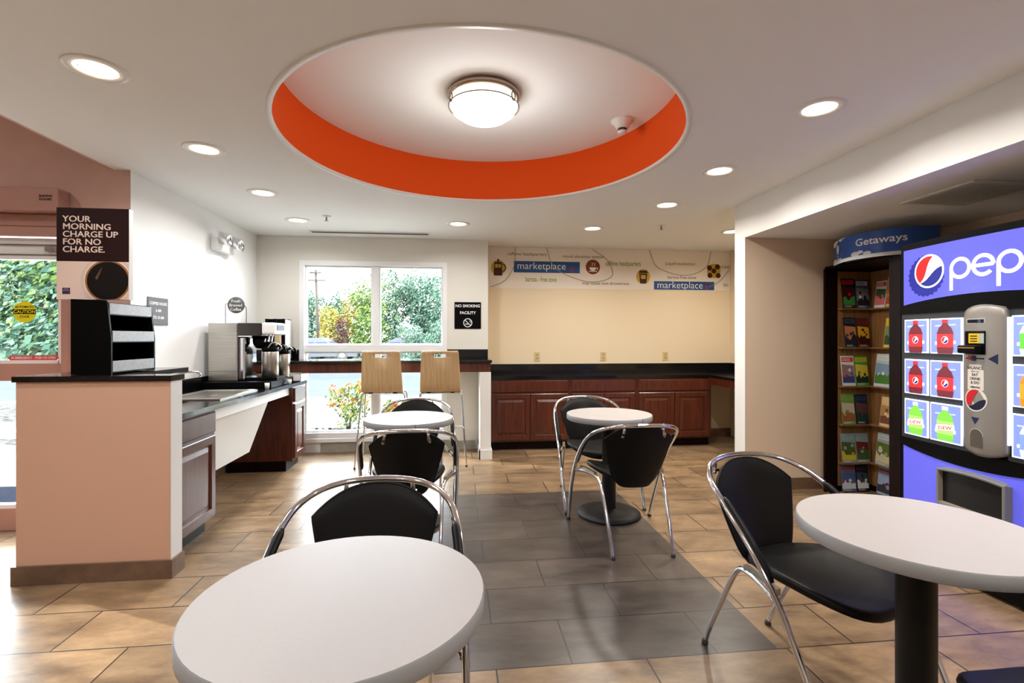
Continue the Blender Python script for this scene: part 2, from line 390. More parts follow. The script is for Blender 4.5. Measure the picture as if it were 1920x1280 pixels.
# window
win = thing('window_1', 'tall white framed window with a bar counter across it', 'window', (0, 0, 0)); win['kind'] = 'structure'
b = MB(); f0 = .05
y0, y1 = YB - .012, 5.885
for (a, c, d, e) in ((WX0, WX0 + f0, WZ0, WZ1), (WX1 - f0, WX1, WZ0, WZ1), (WX0 + f0, WX1 - f0, WZ1 - f0, WZ1), (WX0 + f0, WX1 - f0, WZ0, WZ0 + f0 + .02)):
    b.box(a, c, y0, y1, d, e, M['frame'])
b.build('window_frame', win)
b = MB()
b.box(-.982, -.908, 5.81, 5.88, WZ0 + .07, 1.14, M['frame']); b.box(-.982, -.908, 5.81, 5.88, 1.215, WZ1 - f0, M['frame'])
b.box(WX0 + f0, WX1 - f0, 5.805, 5.88, 1.14, 1.215, M['frame'])
for (a, c) in ((WX0 + f0, -.982), (-.908, WX1 - f0)):
    for (d, e) in ((WZ0 + .07, 1.14), (1.215, WZ1 - f0)):
        for q in ((a, a + .018, d, e), (c - .018, c, d, e), (a + .018, c - .018, d, d + .018), (a + .018, c - .018, e - .018, e)): b.box(q[0], q[1], 5.825, 5.87, q[2], q[3], M['frame'])
b.build('mullion', win)
b = MB(); b.box(WX0 + f0, WX1 - f0, 5.846, 5.852, WZ0 + .07, WZ1 - f0, M['glass']); b.build('glass', win)
b = MB(); b.box(WX0 - .03, WX1 + .03, YB - .05, YB - .012, WZ0 - .03, WZ0 + .012, M['frame'], b=.004); b.build('window_sill', win)

# half wall and its granite cap
b = MB()
b.box(-2.31, -1.55, 2.855, 2.965, 0, 1.065, M['pink'])
b.box(-1.551, -1.549, 2.855, 2.965, 0, 1.065, M['white'])
b.box(-2.31, -2.20, 2.965, YD - .005, 0, 1.065, M['pink'])
struct(b.build('wall_half'), 'waist high terracotta half wall beside the entrance', 'wall')
b = MB()
b.box(-2.325, -1.535, 2.84, 2.855, 0, .10, M['tile_base']); b.box(-1.549, -1.535, 2.855, 2.965, 0, .10, M['tile_base']); b.box(-2.325, -2.31, 2.855, YD - .005, 0, .10, M['tile_base'])
struct(b.build('baseboard_half'))
b = MB(); b.prism([(-2.322, 2.843), (-1.542, 2.843), (-1.542, 2.977), (-1.86, 2.977), (-1.86, YD - .01), (-2.322, YD - .01)], 'z', 1.066, 1.096, M['granite'])
tag(b.build('granite_slab'), 'polished black granite slab capping the terracotta half wall', 'counter')

# side wall holding the bar, right of the window
b = MB(); b.box(.235, XS, 5.27, YB, 0, .93, M['white']); struct(b.build('wall_bar_end'), 'short white wing wall under the right end of the bar', 'wall')
b = MB(); b.box(.223, .235, 5.258, YB, 0, .1, M['tile_base2']); b.box(.223, XS + .012, 5.258, 5.27, 0, .1, M['white']); b.box(XS, XS + .012, 5.27, 5.6, 0, .1, M['white']); struct(b.build('baseboard_bar'))

# ================================================================== OUTSIDE
M['lot'] = mat('pale_asphalt', (66, 69, 74), 1, spec=0, var=.08, vscale=3)
M['walk'] = mat('pale_concrete', (150, 150, 148), 1, spec=0, var=.04, vscale=4)
M['soil'] = mat('dark_soil', (58, 56, 54), 1, spec=0, var=.2, vscale=30)
b = MB(); b.box(-90, 90, 3.8, 120, -.4, -.15, M['lot']); struct(b.build('ground_lot'))
b = MB(); b.box(-9.5, 9, 7.45, 11.2, -.15, -.01, M['walk'])
for x in (-6.5, -3.4, -.3, 2.8): b.box(x, x + .015, 7.45, 11.2, -.0105, -.0085, M['soil'])
b.box(-9.5, 9, 11.2, 11.35, -.15, -.02, M['walk'])
struct(b.build('ground_walk'))
b = MB(); b.box(-2.4, 2.5, 5.89, 7.45, -.15, -.025, M['soil']); struct(b.build('ground_bed'))
b = MB(); b.box(-6.0, .22, 5.89, 6.5, 2.36, 2.5, M['frame']); struct(b.build('added_sun_blocker'))  # unseen slab added outside to block sun through the upper window
b = MB(); b.box(-6.5, -2.55, 3.82, 7.4, -.15, -.012, M['walk']); struct(b.build('ground_entry'))
M['stones'] = mat('grey_landscape_stones', (70, 69, 67), 1, spec=0, var=.75, vscale=14)
b = MB(); b.box(-12, -5.6, 8.1, 10.6, -.012, .02, M['stones']); b.box(-12, -4.6, 6.3, 6.9, -.012, .02, M['stones'])
for y in (8.02, 6.24): b.box(-12, -4.6, y, y + .07, -.012, .05, M['walk'])
struct(b.build('ground_stones'))
b = MB(); rs = random.Random(3)
pm = [flat('pebble_pale', (120, 119, 117), .8), flat('pebble_grey', (64, 63, 62), .8), flat('pebble_dark', (34, 33, 32), .8)]
def pebble(b, x, y, z, r, m):
    a = rs.random() * 6; R = []
    for k, (q, h) in enumerate(((.55, -.5), (1, 0), (.6, .55))):
        R.append([(x + r * q * cos(a + t) * (1.25), y + r * q * sin(a + t), z + r * h) for t in (0, 1.05, 2.1, 3.14, 4.19, 5.24)])
    b.rings(R, m, True)
for i in range(2600):
    pebble(b, rs.uniform(-2.3, 1.6), rs.uniform(6.0, 7.4), -.015, rs.uniform(.012, .03), pm[rs.randrange(3)])
tag(b.build('gravel'), 'loose grey gravel filling the planting bed outside the window', 'gravel', kind='stuff')
b = MB(); b.box(-4.9, -2.7, 3.9, 4.75, -.012, .004, mat('blue_grey_mat', (34, 37, 46), 1, spec=0, var=.25, vscale=40, bump=.5, bscale=150), b=.004)
tag(b.build('door_mat'), 'blue grey ribbed door mat outside the entrance', 'mat')

def leaf_cloud(b, c, rad, n, size, mats, rnd):
    for i in range(n):
        while True:
            p = Vector((rnd.uniform(-1, 1), rnd.uniform(-1, 1), rnd.uniform(-1, 1)))
            if .25 < p.length < 1: break
        p = p.normalized() * (p.length ** .4)
        q = Vector((c[0] + p.x * rad[0], c[1] + p.y * rad[1], c[2] + p.z * rad[2]))
        d = Vector((rnd.gauss(0, 1), rnd.gauss(0, 1), rnd.gauss(0, 1))).normalized(); e = d.orthogonal().normalized(); g = d.cross(e)
        s_ = size * rnd.uniform(.6, 1.3)
        b.add([q - e * s_, q + g * s_ * .5, q + e * s_, q - g * s_ * .5], [(0, 1, 2, 3)], mats[rnd.randrange(len(mats))])
def lm(name, rgb): return flat('leaf_' + name, tuple(c * .66 for c in rgb), .7)
TEAL = [lm('teal', (96, 140, 112)), lm('sage', (132, 168, 138)), lm('deep', (66, 106, 84)), lm('silver', (168, 196, 178))]
GREEN = [lm('green', (108, 146, 66)), lm('lime', (152, 180, 84)), lm('moss', (76, 112, 56)), lm('pale', (178, 196, 128))]
GOLD = [lm('gold', (214, 190, 74)), lm('straw', (226, 210, 128)), lm('lime', (152, 180, 84)), lm('amber', (220, 168, 62))]
RED = [lm('russet', (150, 74, 72)), lm('wine', (120, 62, 74)), lm('sage', (132, 168, 138))]
M['bark'] = mat('bark', (58, 50, 44), .9, var=.2, vscale=20)
def tree(x, y, h, r, mats, label, seed, n=1500, low=.2, group='trees beyond the parking lot', name='leafy_tree', cat='tree'):
    rnd = random.Random(seed); t = thing(name, label, cat, (x, y, -.15), 0, group)
    b = MB(); b.tube([(0, 0, 0), (.1, 0, h * .3), (-.05, .1, h * .6), (0, 0, h * .85)], lambda u: .022 * h * (1 - .7 * u), M['bark'], 7, 3)
    for k in range(5):
        a = rnd.random() * 6.28; b.tube([(0, 0, h * (.25 + .08 * k)), (r * .35 * cos(a), r * .35 * sin(a), h * (.4 + .08 * k)), (r * .7 * cos(a), r * .7 * sin(a), h * (.5 + .08 * k))], lambda u: .008 * h * (1 - .7 * u), M['bark'], 5, 2)
    b.build('trunk', t)
    b = MB(); k = 22
    for i in range(k):
        a = rnd.random() * 6.28; zz = low + (.9 - low) * (i + .5) / k; q = rnd.uniform(.05, .6); sh = sqrt(max(.08, 1 - ((zz - .45) / .55) ** 2))
        rr = r * rnd.uniform(.34, .52)
        leaf_cloud(b, (r * q * sh * cos(a), r * q * sh * sin(a), h * zz), (rr, rr, min(rr * .85, h * .16)), n // k, (.075 * max(.75, r / 1.5)) * rnd.uniform(.8, 1.2), mats if rnd.random() < .6 else mats[:2], rnd)
    b.build('foliage', t, recalc=False)
    return t
# (x, y, height, crown radius, leaf set, label)
tr = [
 (-11.4, 40, 5.3, 1.9, TEAL, 'teal green tree at the window left edge behind the utility pole'),
 (-9.7, 41, 5.4, 2.0, TEAL, 'blue green tree just right of the utility pole'),
 (-9.3, 37.5, 3.7, 1.8, GOLD, 'low yellow green tree behind the white parked cars'),
 (-7.7, 39, 5.1, 1.9, GOLD, 'golden autumn tree left of the window mullion'),
 (-6.5, 37.5, 5.9, 2.0, GREEN, 'bright green tree standing just left of the window mullion'),
 (-5.3, 41.5, 7.2, 2.6, TEAL + GOLD[:1], 'tall green tree with yellow top right of the window mullion'),
 (-2.9, 42, 7.0, 2.8, TEAL, 'broad tall green tree at the middle of the right pane'),
 (-1.9, 48, 8.7, 1.9, TEAL, 'thin tall tree behind the others near the right window edge'),
 (-.8, 40.5, 5.8, 1.9, TEAL, 'lower green tree beside the right window edge'),
 (-22.5, 28, 9.2, 3.6, TEAL + GREEN, 'large green tree seen at left of the door glass'),
 (-19.2, 26, 9.0, 3.2, TEAL + GREEN, 'green tree seen through the door glass behind the caution sticker'),
 (-25.5, 36, 10.5, 4.0, TEAL, 'pale green tree furthest back through the entrance door'),
 (-16.6, 27.5, 6.8, 2.6, TEAL + GOLD[1:3], 'low bright tree nearest the right stile of the door'),
]
for i, a in enumerate(tr): tree(*a, seed=20 + i, n=7500 if a[3] > 2.3 else 5500, low=.06)
tree(-8.5, 37.0, 3.1, .75, RED, 'slim russet red bush behind the parked white cars', 50, 2200, .05, name='autumn_bush', cat='bush')
tree(-2.6, 30, 2.2, 1.15, TEAL, 'rounded evergreen shrub behind the right hand parked car', 51, 4200, .02, name='evergreen_shrub', cat='bush')
tree(-1.2, 30, 2.5, 1.1, TEAL, 'grey green shrub next to the right window edge', 52, 3800, .02, name='evergreen_shrub', cat='bush')
# pole with cross arms and wires
up = thing('utility_pole', 'grey wooden utility pole with two cross arms outside the left pane', 'pole', (-9.2, 33.9, -.15))
b = MB(); b.tube([(0, 0, 0), (-.2, 0, 5.95)], .09, M['bark'], 8, 1); b.build('pole', up)
for z, w_ in ((5.75, .4), (5.25, .65)):
    b = MB(); b.box(-.2 - w_, -.2 + w_, -.14, -.05, z - .05, z + .05, M['bark']); b.build('cross_arm', up)
b = MB()
for z in (5.75, 5.25): b.tube([(-40, 33, z + 1), (-9.5, 33.65, z), (2, 33.4, z - .35), (30, 33, z + 1)], .012, M['rubber'], 5, 6)
tag(b.build('power_lines'), 'thin overhead power lines strung from the utility pole', 'wires')
lp = thing('street_light', 'slim street lamp post at the upper right of the window', 'lamp', (-.75, 36, -.15))
b = MB(); b.tube([(0, 0, 0), (0, 0, 6.9)], .05, M['nickel'], 8, 1); b.build('pole', lp)
b = MB(); b.box(-.7, .05, -.08, .08, 6.85, 6.95, M['nickel']); b.build('lamp_head', lp)
# cars
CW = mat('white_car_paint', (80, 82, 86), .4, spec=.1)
def car(loc, rz, label, suv=0):
    t = thing('parked_car', label, 'car', loc, rz, 'white cars parked in a row')
    L, W = 4.6, 1.8
    h1 = .95 if not suv else 1.05; h2 = 1.45 if not suv else 1.75
    low = [(-2.3, .3), (2.3, .3), (2.32, .6), (2.2, .8), (1.0, h1), (-1.7, h1), (-2.28, h1 - .05)]
    b = MB()
    R = []
    for s_, k in ((-W / 2, .92), (-W / 2 + .06, 1), (W / 2 - .06, 1), (W / 2, .92)): R.append([(x * (.985 if k < 1 else 1), s_, .3 + (z - .3) * (k if z > .5 else 1)) for x, z in low])
    b.rings(R, CW, False)
    for sx in (1,):
        pass
    b.build('body', t)
    b = MB(); x0, x1, x2, x3 = (-2.0, -1.35, .15, 1.05) if not suv else (-2.2, -1.95, .2, 1.05)
    R = [[(x0, s_ * 1, h1 - .02), (x1, s_ * .86, h2), (x2, s_ * .86, h2), (x3, s_ * 1, h1 - .02)] for s_ in (-W / 2 + .08, W / 2 - .08)]
    b.rings(R, CW); b.build('roof', t)
    b = MB()
    for s_ in (-1, 1):
        yb = s_ * (W / 2 - .075); yt = s_ * ((W / 2 - .08) * .86 + .005)
        for (a, c, d, e) in ((x0 + .22, x1 + .1, -.55 + .3, -.55 + .3), (-.15, -.15, x2 - .03, x3 - .25)):
            b.add([(a, yb, h1 + .02), (e if d != e else d, yb, h1 + .02), (d, yt, h2 - .08), (c, yt, h2 - .08)], [(0, 1, 2, 3)], M['carglass'])
    b.add([(x0 - .005, -.7, h1 + .05), (x0 - .005, .7, h1 + .05), (x1 - .02, .6, h2 - .08), (x1 - .02, -.6, h2 - .08)], [(0, 1, 2, 3)], M['carglass'])
    b.add([(x3 + .01, -.7, h1 + .03), (x3 + .01, .7, h1 + .03), (x2 + .03, .6, h2 - .05), (x2 + .03, -.6, h2 - .05)], [(0, 1, 2, 3)], M['carglass'])
    b.build('windows', t, recalc=False)
    for x in (-1.42, 1.42):
        for s_ in (-1, 1):
            mp = lambda a, c, d, x=x, s_=s_: (x + a, s_ * (W / 2 - .17) + d * s_, .33 + c)
            b = MB(); b.lathe([(.33, 0), (.33, .17), (.28, .185), (.2, .18)], M['rubber'], 20, mp=mp); b.lathe([(.2, .178), (.18, .19), (.05, .195)], M['nickel'], 16, mp=mp); b.build('wheel', t)
    for s_ in (-1, 1): b = MB(); b.box(-2.33, -2.18, s_ * .78 - .1, s_ * .78 + .1, .72, .85, flat('tail_red', (200, 40, 40))); b.build('tail_light', t)
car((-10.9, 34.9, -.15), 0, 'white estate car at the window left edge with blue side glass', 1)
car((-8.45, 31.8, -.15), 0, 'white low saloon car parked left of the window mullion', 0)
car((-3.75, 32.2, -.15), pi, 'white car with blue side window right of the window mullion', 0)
# flowering shrubs
FL = [flat('petal_orange', (150, 72, 24)), flat('petal_peach', (160, 100, 50)), flat('petal_yellow', (160, 136, 40))]
SH = [lm('lime', (152, 180, 84)), lm('pale', (178, 196, 128)), lm('yellowgreen', (206, 214, 96)), lm('green', (108, 146, 66))]
def shrub(x, y, h, r, label, seed, nh, grp='flowering shrubs outside the window'):
    rnd = random.Random(seed); t = thing('flowering_shrub', label, 'shrub', (x, y, -.025), 0, grp)
    b = MB()
    tips = []
    for k in range(16):
        a = rnd.random() * 6.28; q = r * rnd.uniform(.2, .85); z = h * rnd.uniform(.5, .95)
        b.tube([(0, 0, 0), (q * .4 * cos(a), q * .4 * sin(a), z * .5), (q * cos(a), q * sin(a), z)], .005, M['bark'], 5, 3); tips.append((q * cos(a), q * sin(a), z))
    b.build('stem', t)
    b = MB()
    for k in range(26):
        a = rnd.random() * 6.28; q = r * rnd.uniform(.1, .8); z = h * rnd.uniform(.25, .85)
        leaf_cloud(b, (q * cos(a), q * sin(a), z), (.1, .1, .09), 32, .03, SH, rnd)
    b.build('foliage', t, recalc=False)
    for k in range(nh):
        p = tips[k % len(tips)]; b = MB(); m = FL[k % 3]
        leaf_cloud(b, (p[0] * 1.05, p[1] * 1.05, p[2] + .01), (.055, .055, .045), 60, .016, [m, FL[(k + 1) % 3]], rnd); b.build('flower_head', t, recalc=False)
shrub(-1.52, 7.05, .74, .33, 'yellow green shrub with orange flower heads beside the left bar stool', 5, 14)
shrub(-.86, 6.75, .5, .22, 'small orange flowering shrub seen below the gap between bar stools', 6, 8)
shrub(-.02, 6.9, .5, .24, 'pinkish flowering shrub behind the right bar stool', 8, 7)

# ================================================================== TABLES
def make_table(label):
    t = thing('cafe_table', label, 'table', (0, 0, 0), 0, 'round cafe tables')
    b = MB(); R = .31
    b.lathe([(R - .003, .742), (.001, .742)], M['laminate'], 64, cap0=False, cap1=False, smooth=False)
    b.lathe([(.001, .702), (R - .004, .702)], M['edge'], 64, cap0=False, cap1=False, smooth=False)
    b.build('table_top', t)
    b = MB(); b.lathe([(R - .004, .702), (R, .706), (R, .738), (R - .003, .742)], M['edge'], 64, cap0=False, cap1=False)
    b.box(R * cos(-1.35) - .0015, R * cos(-1.35) + .0015, R * sin(-1.35) - .0012, R * sin(-1.35) + .002, .704, .740, M['rubber'])
    b.build('edge_band', t)
    b = MB(); b.lathe([(.14, .701), (.14, .694), (.05, .69), (.05, .03)], M['matte_black'], 28, cap1=False); b.build('column', t)
    b = MB(); b.lathe([(.225, .0), (.23, .008), (.228, .02), (.16, .03), (.07, .038), (.051, .05)], M['matte_black'], 48); b.build('base', t)
    return t
TAB = [(-.251, 1.116, 'large nearest round grey cafe table in the left foreground'),
       (-.342, 3.512, 'round grey cafe table in front of the bar stools'),
       (1.105, 3.53, 'round grey cafe table in front of the cherry cabinets'),
       (1.349, 1.32, 'round grey cafe table beside the drinks vending machine')]
t0 = make_table(TAB[0][2]); t0.location = (TAB[0][0], TAB[0][1], 0)
for i, (x, y, l) in enumerate(TAB[1:]): dup(t0, (x, y, 0), .3 * i + (-.15 if i == 2 else 0), l)

# ================================================================== CHAIRS
HOOP = [(.300, .320, .012), (.304, .262, .15), (.307, .19, .30), (.305, .10, .45), (.300, -.01, .575), (.286, -.13, .672), (.248, -.24, .738), (.155, -.32, .774), (0, -.350, .784)]
def make_chair(label):
    t = thing('cafe_chair', label, 'chair', (0, 0, 0), 0, 'black cafe chairs with chrome hoops')
    path = HOOP + [(-x, y, z) for x, y, z in HOOP[-2::-1]]
    b = MB(); b.tube(path, .0115, M['chrome'], 12, 6); b.build('tube_frame', t)
    for s_ in (1, -1):
        b = MB(); b.tube([(s_ * .300, .125, .41), (s_ * .262, .03, .425), (s_ * .222, -.085, .425), (s_ * .205, -.145, .395), (s_ * .197, -.21, .28), (s_ * .187, -.30, .10), (s_ * .183, -.335, .012)], .0105, M['chrome'], 10, 5)
        o = b.build('rear_leg', t)
        b = MB(); b.lathe([(.012, 0), (.0135, .004), (.0135, .016), (.011, .02)], M['rubber'], 12, (s_ * .183, -.337, 0)); b.build('glide', o)
        b = MB(); b.lathe([(.012, 0), (.0145, .004), (.0145, .016), (.012, .02)], M['rubber'], 12, (s_ * .300, .322, 0)); b.build('glide', t)
        P = smooth_path(HOOP, 8)
        seg = [p for p in P if .45 < p.z < .69 and p.x > .2]
        b = MB(); b.tube([(s_ * (p.x - .009), p.y + .002, p.z + .006) for p in seg], lambda u: .0155 * min(1, .55 + 6 * min(u, 1 - u)), M['vinyl'], 10, 1); b.build('arm_pad', t)
        b = MB(); b.box(-.011, .011, -.012, .012, -.006, .006, M['chrome'], mp=lambda x, y, z, s_=s_: (s_ * .122 + x, -.341 + y, .733 + z))
        b.tube([(s_ * .118, -.345, .765), (s_ * .122, -.345, .735), (s_ * .128, -.338, .715)], .008, M['nickel'], 8, 3); b.build('fastener', t)
        b = MB(); b.box(-.01, .01, -.09, .09, -.012, .012, M['nickel'], mp=lambda x, y, z, s_=s_: (s_ * (.243 - (y) * -.25) + x, .0 + y, .436 + z)); b.build('seat_bracket', t)
    # seat pad: a shallow saddle, sides raised towards the hoop, front lip turned down
    b = MB(); n = 44
    def outl(k, z):
        q = []
        for i in range(n):
            a = 2 * pi * i / n; c, s_ = cos(a), sin(a); e = .82
            x = .226 * (abs(c) ** e) * (1 if c >= 0 else -1); y = .25 * (abs(s_) ** e) * (1 if s_ >= 0 else -1)
            x *= 1 - .20 * max(0, -y / .25); x *= k; y = .04 + y * k
            q.append((x, y, z + .045 * (x / .226) ** 2 - .022 * (max(0, y) / .29) ** 2))
        return q
    b.rings([outl(k, z) for k, z in ((.5, .402), (.9, .402), (.985, .408), (1.0, .422), (.985, .434), (.93, .440), (.75, .442), (.5, .441), (.25, .440), (.02, .440))], M['vinyl'], True); b.build('seat', t)
    # backrest shield
    b = MB(); NU, NV = 22, 20
    def P3(u, v, side):
        hw = .116 + (.210 - .116) * (v ** .62)
        zt = .775 - .088 * abs(u) ** 2.6; zb = .383 + .03 * abs(u) ** 6
        z = zb + (zt - zb) * v
        y = -.205 - .118 * v + .075 * (u * u) * (.35 + .65 * v)
        e = max(abs(u), abs(2 * v - 1)) ; th = .004 + .011 * sqrt(max(0, 1 - e ** 6))
        return (u * hw, y + side * th, z)
    for side in (1, -1):
        vs = [P3(-1 + 2 * i / NU, j / NV, side) for j in range(NV + 1) for i in range(NU + 1)]
        fs = [(j * (NU + 1) + i, j * (NU + 1) + i + 1, (j + 1) * (NU + 1) + i + 1, (j + 1) * (NU + 1) + i) for j in range(NV) for i in range(NU)]
        b.add(vs, fs, M['vinyl'], True)
    edge = [(i / NU * 2 - 1, 0) for i in range(NU)] + [(1, j / NV) for j in range(NV)] + [(1 - 2 * i / NU, 1) for i in range(NU)] + [(-1, 1 - j / NV) for j in range(NV)]
    b.rings([[P3(u, v, 1) for u, v in edge], [P3(u, v, -1) for u, v in edge]], M['vinyl'], True, False, False)
    o = b.build('backrest', t)
    b = MB(); b.tube([P3(u, v, 0) for u, v in edge], .0055, M['vinyl'], 6, 1, closed=True); b.build('piping', o)
    return t
def face(dx, dy): return math.atan2(dy, dx) - pi / 2
CH = [(1.312, 1.72, face(.27, -.963), 'empty black chair facing the round table by the vending machine'),
      (1.085, 3.135, face(0.0, 1), 'black chair showing its back in front of the cabinet side table'),
      (1.085, 3.885, face(0.02, -1), 'black chair pulled up between the round table and cherry cabinets'),
      (-.285, 1.50, face(0, -1), 'nearest black chair facing the camera across the foreground table'),
      (-.305, 3.115, face(-.06, 1), 'black chair showing its back behind the foreground chair'),
      (-.334, 3.87, face(0, -1), 'black chair at the window side table in front of the stools'),
      (1.42, .885, face(0, 1), 'black chair of which only the seat front shows at bottom right')]
c0 = make_chair(CH[0][3]); c0.location = (CH[0][0], CH[0][1], 0); c0.rotation_euler = (0, 0, CH[0][2])
for x, y, r, l in CH[1:]: dup(c0, (x, y, 0), r, l)

# ================================================================== BAR STOOLS
def make_stool(label):
    t = thing('bar_stool', label, 'stool', (0, 0, 0), 0, 'plywood bar stools at the window bar')
    b = MB()
    prof = [(-.235, 1.168), (-.227, 1.142), (-.221, 1.105), (-.20, .97), (-.18, .85), (-.168, .79), (-.145, .762), (-.105, .752), (0, .755), (.12, .757), (.18, .75), (.205, .735)]
    hw = [.182, .184, .186, .194, .200, .202, .203, .203, .2, .195, .19, .185]
    us = [-1, -.94, -.6, -.31, 0, .31, .6, .94, 1]
    vs = []; fs = []
    for k, (y, z) in enumerate(prof):
        for u in us:
            zz = z - (.012 if (k == 0 and abs(u) == 1) else 0)
            vs.append((u * hw[k], y + .012 * (1 - u * u) * (-1 if k < 5 else 0), zz))
    n = len(us)
    for k in range(len(prof) - 1):
        for i in range(n - 1):
            if k == 1 and i in (3, 4): continue
            fs.append((k * n + i, k * n + i + 1, (k + 1) * n + i + 1, (k + 1) * n + i))
    b.add(vs, fs, M['plywood'], True); o = b.build('seat_shell', t, recalc=True)
    md = o.modifiers.new('thick', 'SOLIDIFY'); md.thickness = .011; md.offset = 0
    for y, yf in ((-.10, -.20), (.11, .20)):
        b = MB(); b.tube([(-.262, yf, .01), (-.243, yf * .93, .25), (-.215, y * 1.03, .68), (-.205, y, .728), (-.165, y, .738), (0, y, .738), (.165, y, .738), (.205, y, .728), (.215, y * 1.03, .68), (.243, yf * .93, .25), (.262, yf, .01)], .0085, M['chrome'], 10, 5)
        b.build('leg_frame', t)
    b = MB(); b.tube([(-.237, .178, .34), (.237, .178, .34)], .0075, M['chrome'], 8, 1); b.build('foot_rail', t)
    for s_ in (-1, 1):
        b = MB(); b.tube([(s_ * .232, -.172, .39), (s_ * .232, .172, .39)], .0065, M['chrome'], 8, 1); b.build('side_rail', t)
    b = MB()
    for y in (-.10, .11):
        for x in (-.12, .12): b.box(x - .02, x + .02, y - .012, y + .012, .736, .752, M['black'])
    b.build('mounting_pad', t)
    for x in (-.262, .262):
        for y in (-.2, .2):
            b = MB(); b.lathe([(.011, 0), (.012, .01), (.009, .018)], M['rubber'], 10, (x, y, 0)); b.build('glide', t)
    return t
s0 = make_stool('left plywood bar stool at the window bar'); s0.location = (-.755, 5.2, 0)
dup(s0, (-.178, 5.18, 0), 0, 'right plywood bar stool at the window bar')

# ================================================================== CABINETS
def door_panel(b, x0, x1, z0, z1, m, y=0.0, plain=False):
    def rr(i, yy): return [(x0 + i, yy, z0 + i), (x1 - i, yy, z0 + i), (x1 - i, yy, z1 - i), (x0 + i, yy, z1 - i)]
    if plain: seq = ((0, y), (0, y - .014), (.006, y - .02))
    else:
        k = min(1, (x1 - x0) / .3)
        seq = ((0, y), (0, y - .016), (.005, y - .02), (.052 * k, y - .02), (.058 * k, y - .008), (.068 * k, y - .007), (.095 * k, y - .016))
    b.rings([rr(i, yy) for i, yy in seq], m, False, False, True)
def cabinet(name, label, loc, rz, W, D, H, doors, group=None, drawer=True, side=None, toe=.1):
    t = thing(name, label, 'cabinet', loc, rz, group); m = M['cherry']
    b = MB(); b.box(0, W, 0, D, toe, H, side or m); b.build('body', t)
    b = MB(); b.box(.0, W, .06, D, 0, toe, M['black_wood']); b.build('toe_kick', t)
    zt = H - .018
    if drawer:
        b = MB(); door_panel(b, .02, W - .02, zt - .135, zt, m, plain=True); b.build('drawer', t); zt -= .155
    dw = (W - .04) / doors
    for i in range(doors):
        b = MB(); door_panel(b, .02 + dw * i + .003, .02 + dw * (i + 1) - .003, toe + .02, zt, m); b.build('door', t)
    return t
G = 'cherry base cabinets in the alcove'
CY = 5.64
cabinet('base_cabinet', 'left cherry cabinet in the alcove next to the wing wall', (.362, CY, 0), 0, .935, .545, .825, 2, G)
cabinet('base_cabinet', 'middle cherry cabinet in the alcove behind the round table', (1.30, CY, 0), 0, .80, .545, .825, 2, G)
cabinet('base_cabinet', 'right cherry cabinet in the alcove beside the open knee space', (2.103, CY, 0), 0, .927, .545, .825, 2, G)
b = MB(); b.prism([(XS + .003, CY - .025), (2.99, CY - .025), (2.99, 4.25), (XR - .003, 4.25), (XR - .003, YA - .003), (XS + .003, YA - .003)], 'z', .827, .857, M['granite'])
wt = b.build('granite_worktop'); tag(wt, 'long black granite worktop over the cherry cabinets in the alcove', 'worktop')
b = MB(); b.box(XS + .003, XR - .003, YA - .023, YA - .003, .857, .968, M['granite']); b.box(XR - .023, XR - .003, 4.25, YA - .023, .857, .968, M['granite']); b.build('backsplash', wt)
b = MB(); b.box(3.0, 3.02, 4.28, CY, .74, .827, M['cherry']); b.build('apron', wt)
# left run
cabinet('drawer_cabinet', 'near left cherry cabinet with one drawer behind the half wall', (-1.635, 2.972, 0), pi / 2, .548, .21, .825, 1, 'cherry cabinets under the coffee counter')
cabinet('end_cabinet', 'far left cherry cabinet under the coffee machine counter', (-1.605, 5.0, 0), pi / 2, .36, .60, .825, 1, 'cherry cabinets under the coffee counter', side=M['cherry'])
b = MB()
b.prism([(-1.60, 2.97), (-1.575, 5.37), (XL + .003, 5.37), (XL + .003, YD + .003), (-1.855, YD + .003), (-1.855, 2.99), (-1.855, 2.97)], 'z', .827, .857, M['granite'])
lw_ = b.build('coffee_counter'); tag(lw_, 'black granite coffee counter along the left wall', 'worktop')
b = MB(); b.box(XL + .003, XL + .023, YD + .01, 5.37, .857, .96, M['granite']); b.build('backsplash', lw_)
b = MB(); b.box(-1.655, -1.635, 3.525, 4.995, .745, .826, M['whiteplastic']); b.build('apron', lw_)
b = MB()
b.prism([(-1.662, .742), (-1.645, .742), (-1.80, .31), (-1.817, .31)], 'y', 3.53, 4.49, M['whiteplastic'])
tag(b.build('pipe_cover_panel'), 'white slanted pipe cover panel beneath the sink', 'panel')
# sink and faucet
sk = thing('sink', 'stainless steel sink set in the coffee counter', 'sink', (0, 0, 0))
b = MB()
def rect(x0, x1, y0, y1, z): return [(x0, y0, z), (x1, y0, z), (x1, y1, z), (x0, y1, z)]
b.rings([rect(-2.10, -1.68, 3.70, 4.36, .8575), rect(-2.10, -1.68, 3.70, 4.36, .866), rect(-2.085, -1.695, 3.715, 4.345, .869), rect(-2.07, -1.71, 3.73, 4.33, .866), rect(-2.06, -1.72, 3.74, 4.32, .8605)], M['steel'], False, False, False)
b.build('rim', sk)
b = MB(); b.poly(rect(-2.07, -1.71, 3.73, 4.33, .8595), M['steel']); b.lathe([(.035, .8598), (.03, .8605), (.001, .8601)], M['chrome'], 20, (-1.89, 4.03, 0)); b.build('basin', sk)
fa = thing('faucet', 'slim chrome faucet at the near end of the sink', 'faucet', (-2.16, 3.85, .8575))
b = MB(); b.lathe([(.025, 0), (.025, .012), (.016, .02), (.014, .16), (.001, .165)], M['chrome'], 18); b.build('body', fa)
b = MB(); b.tube([(0, 0, .12), (.1, .03, .175), (.2, .06, .19), (.235, .07, .175), (.238, .071, .15)], .009, M['chrome'], 10, 5); b.build('spout', fa)
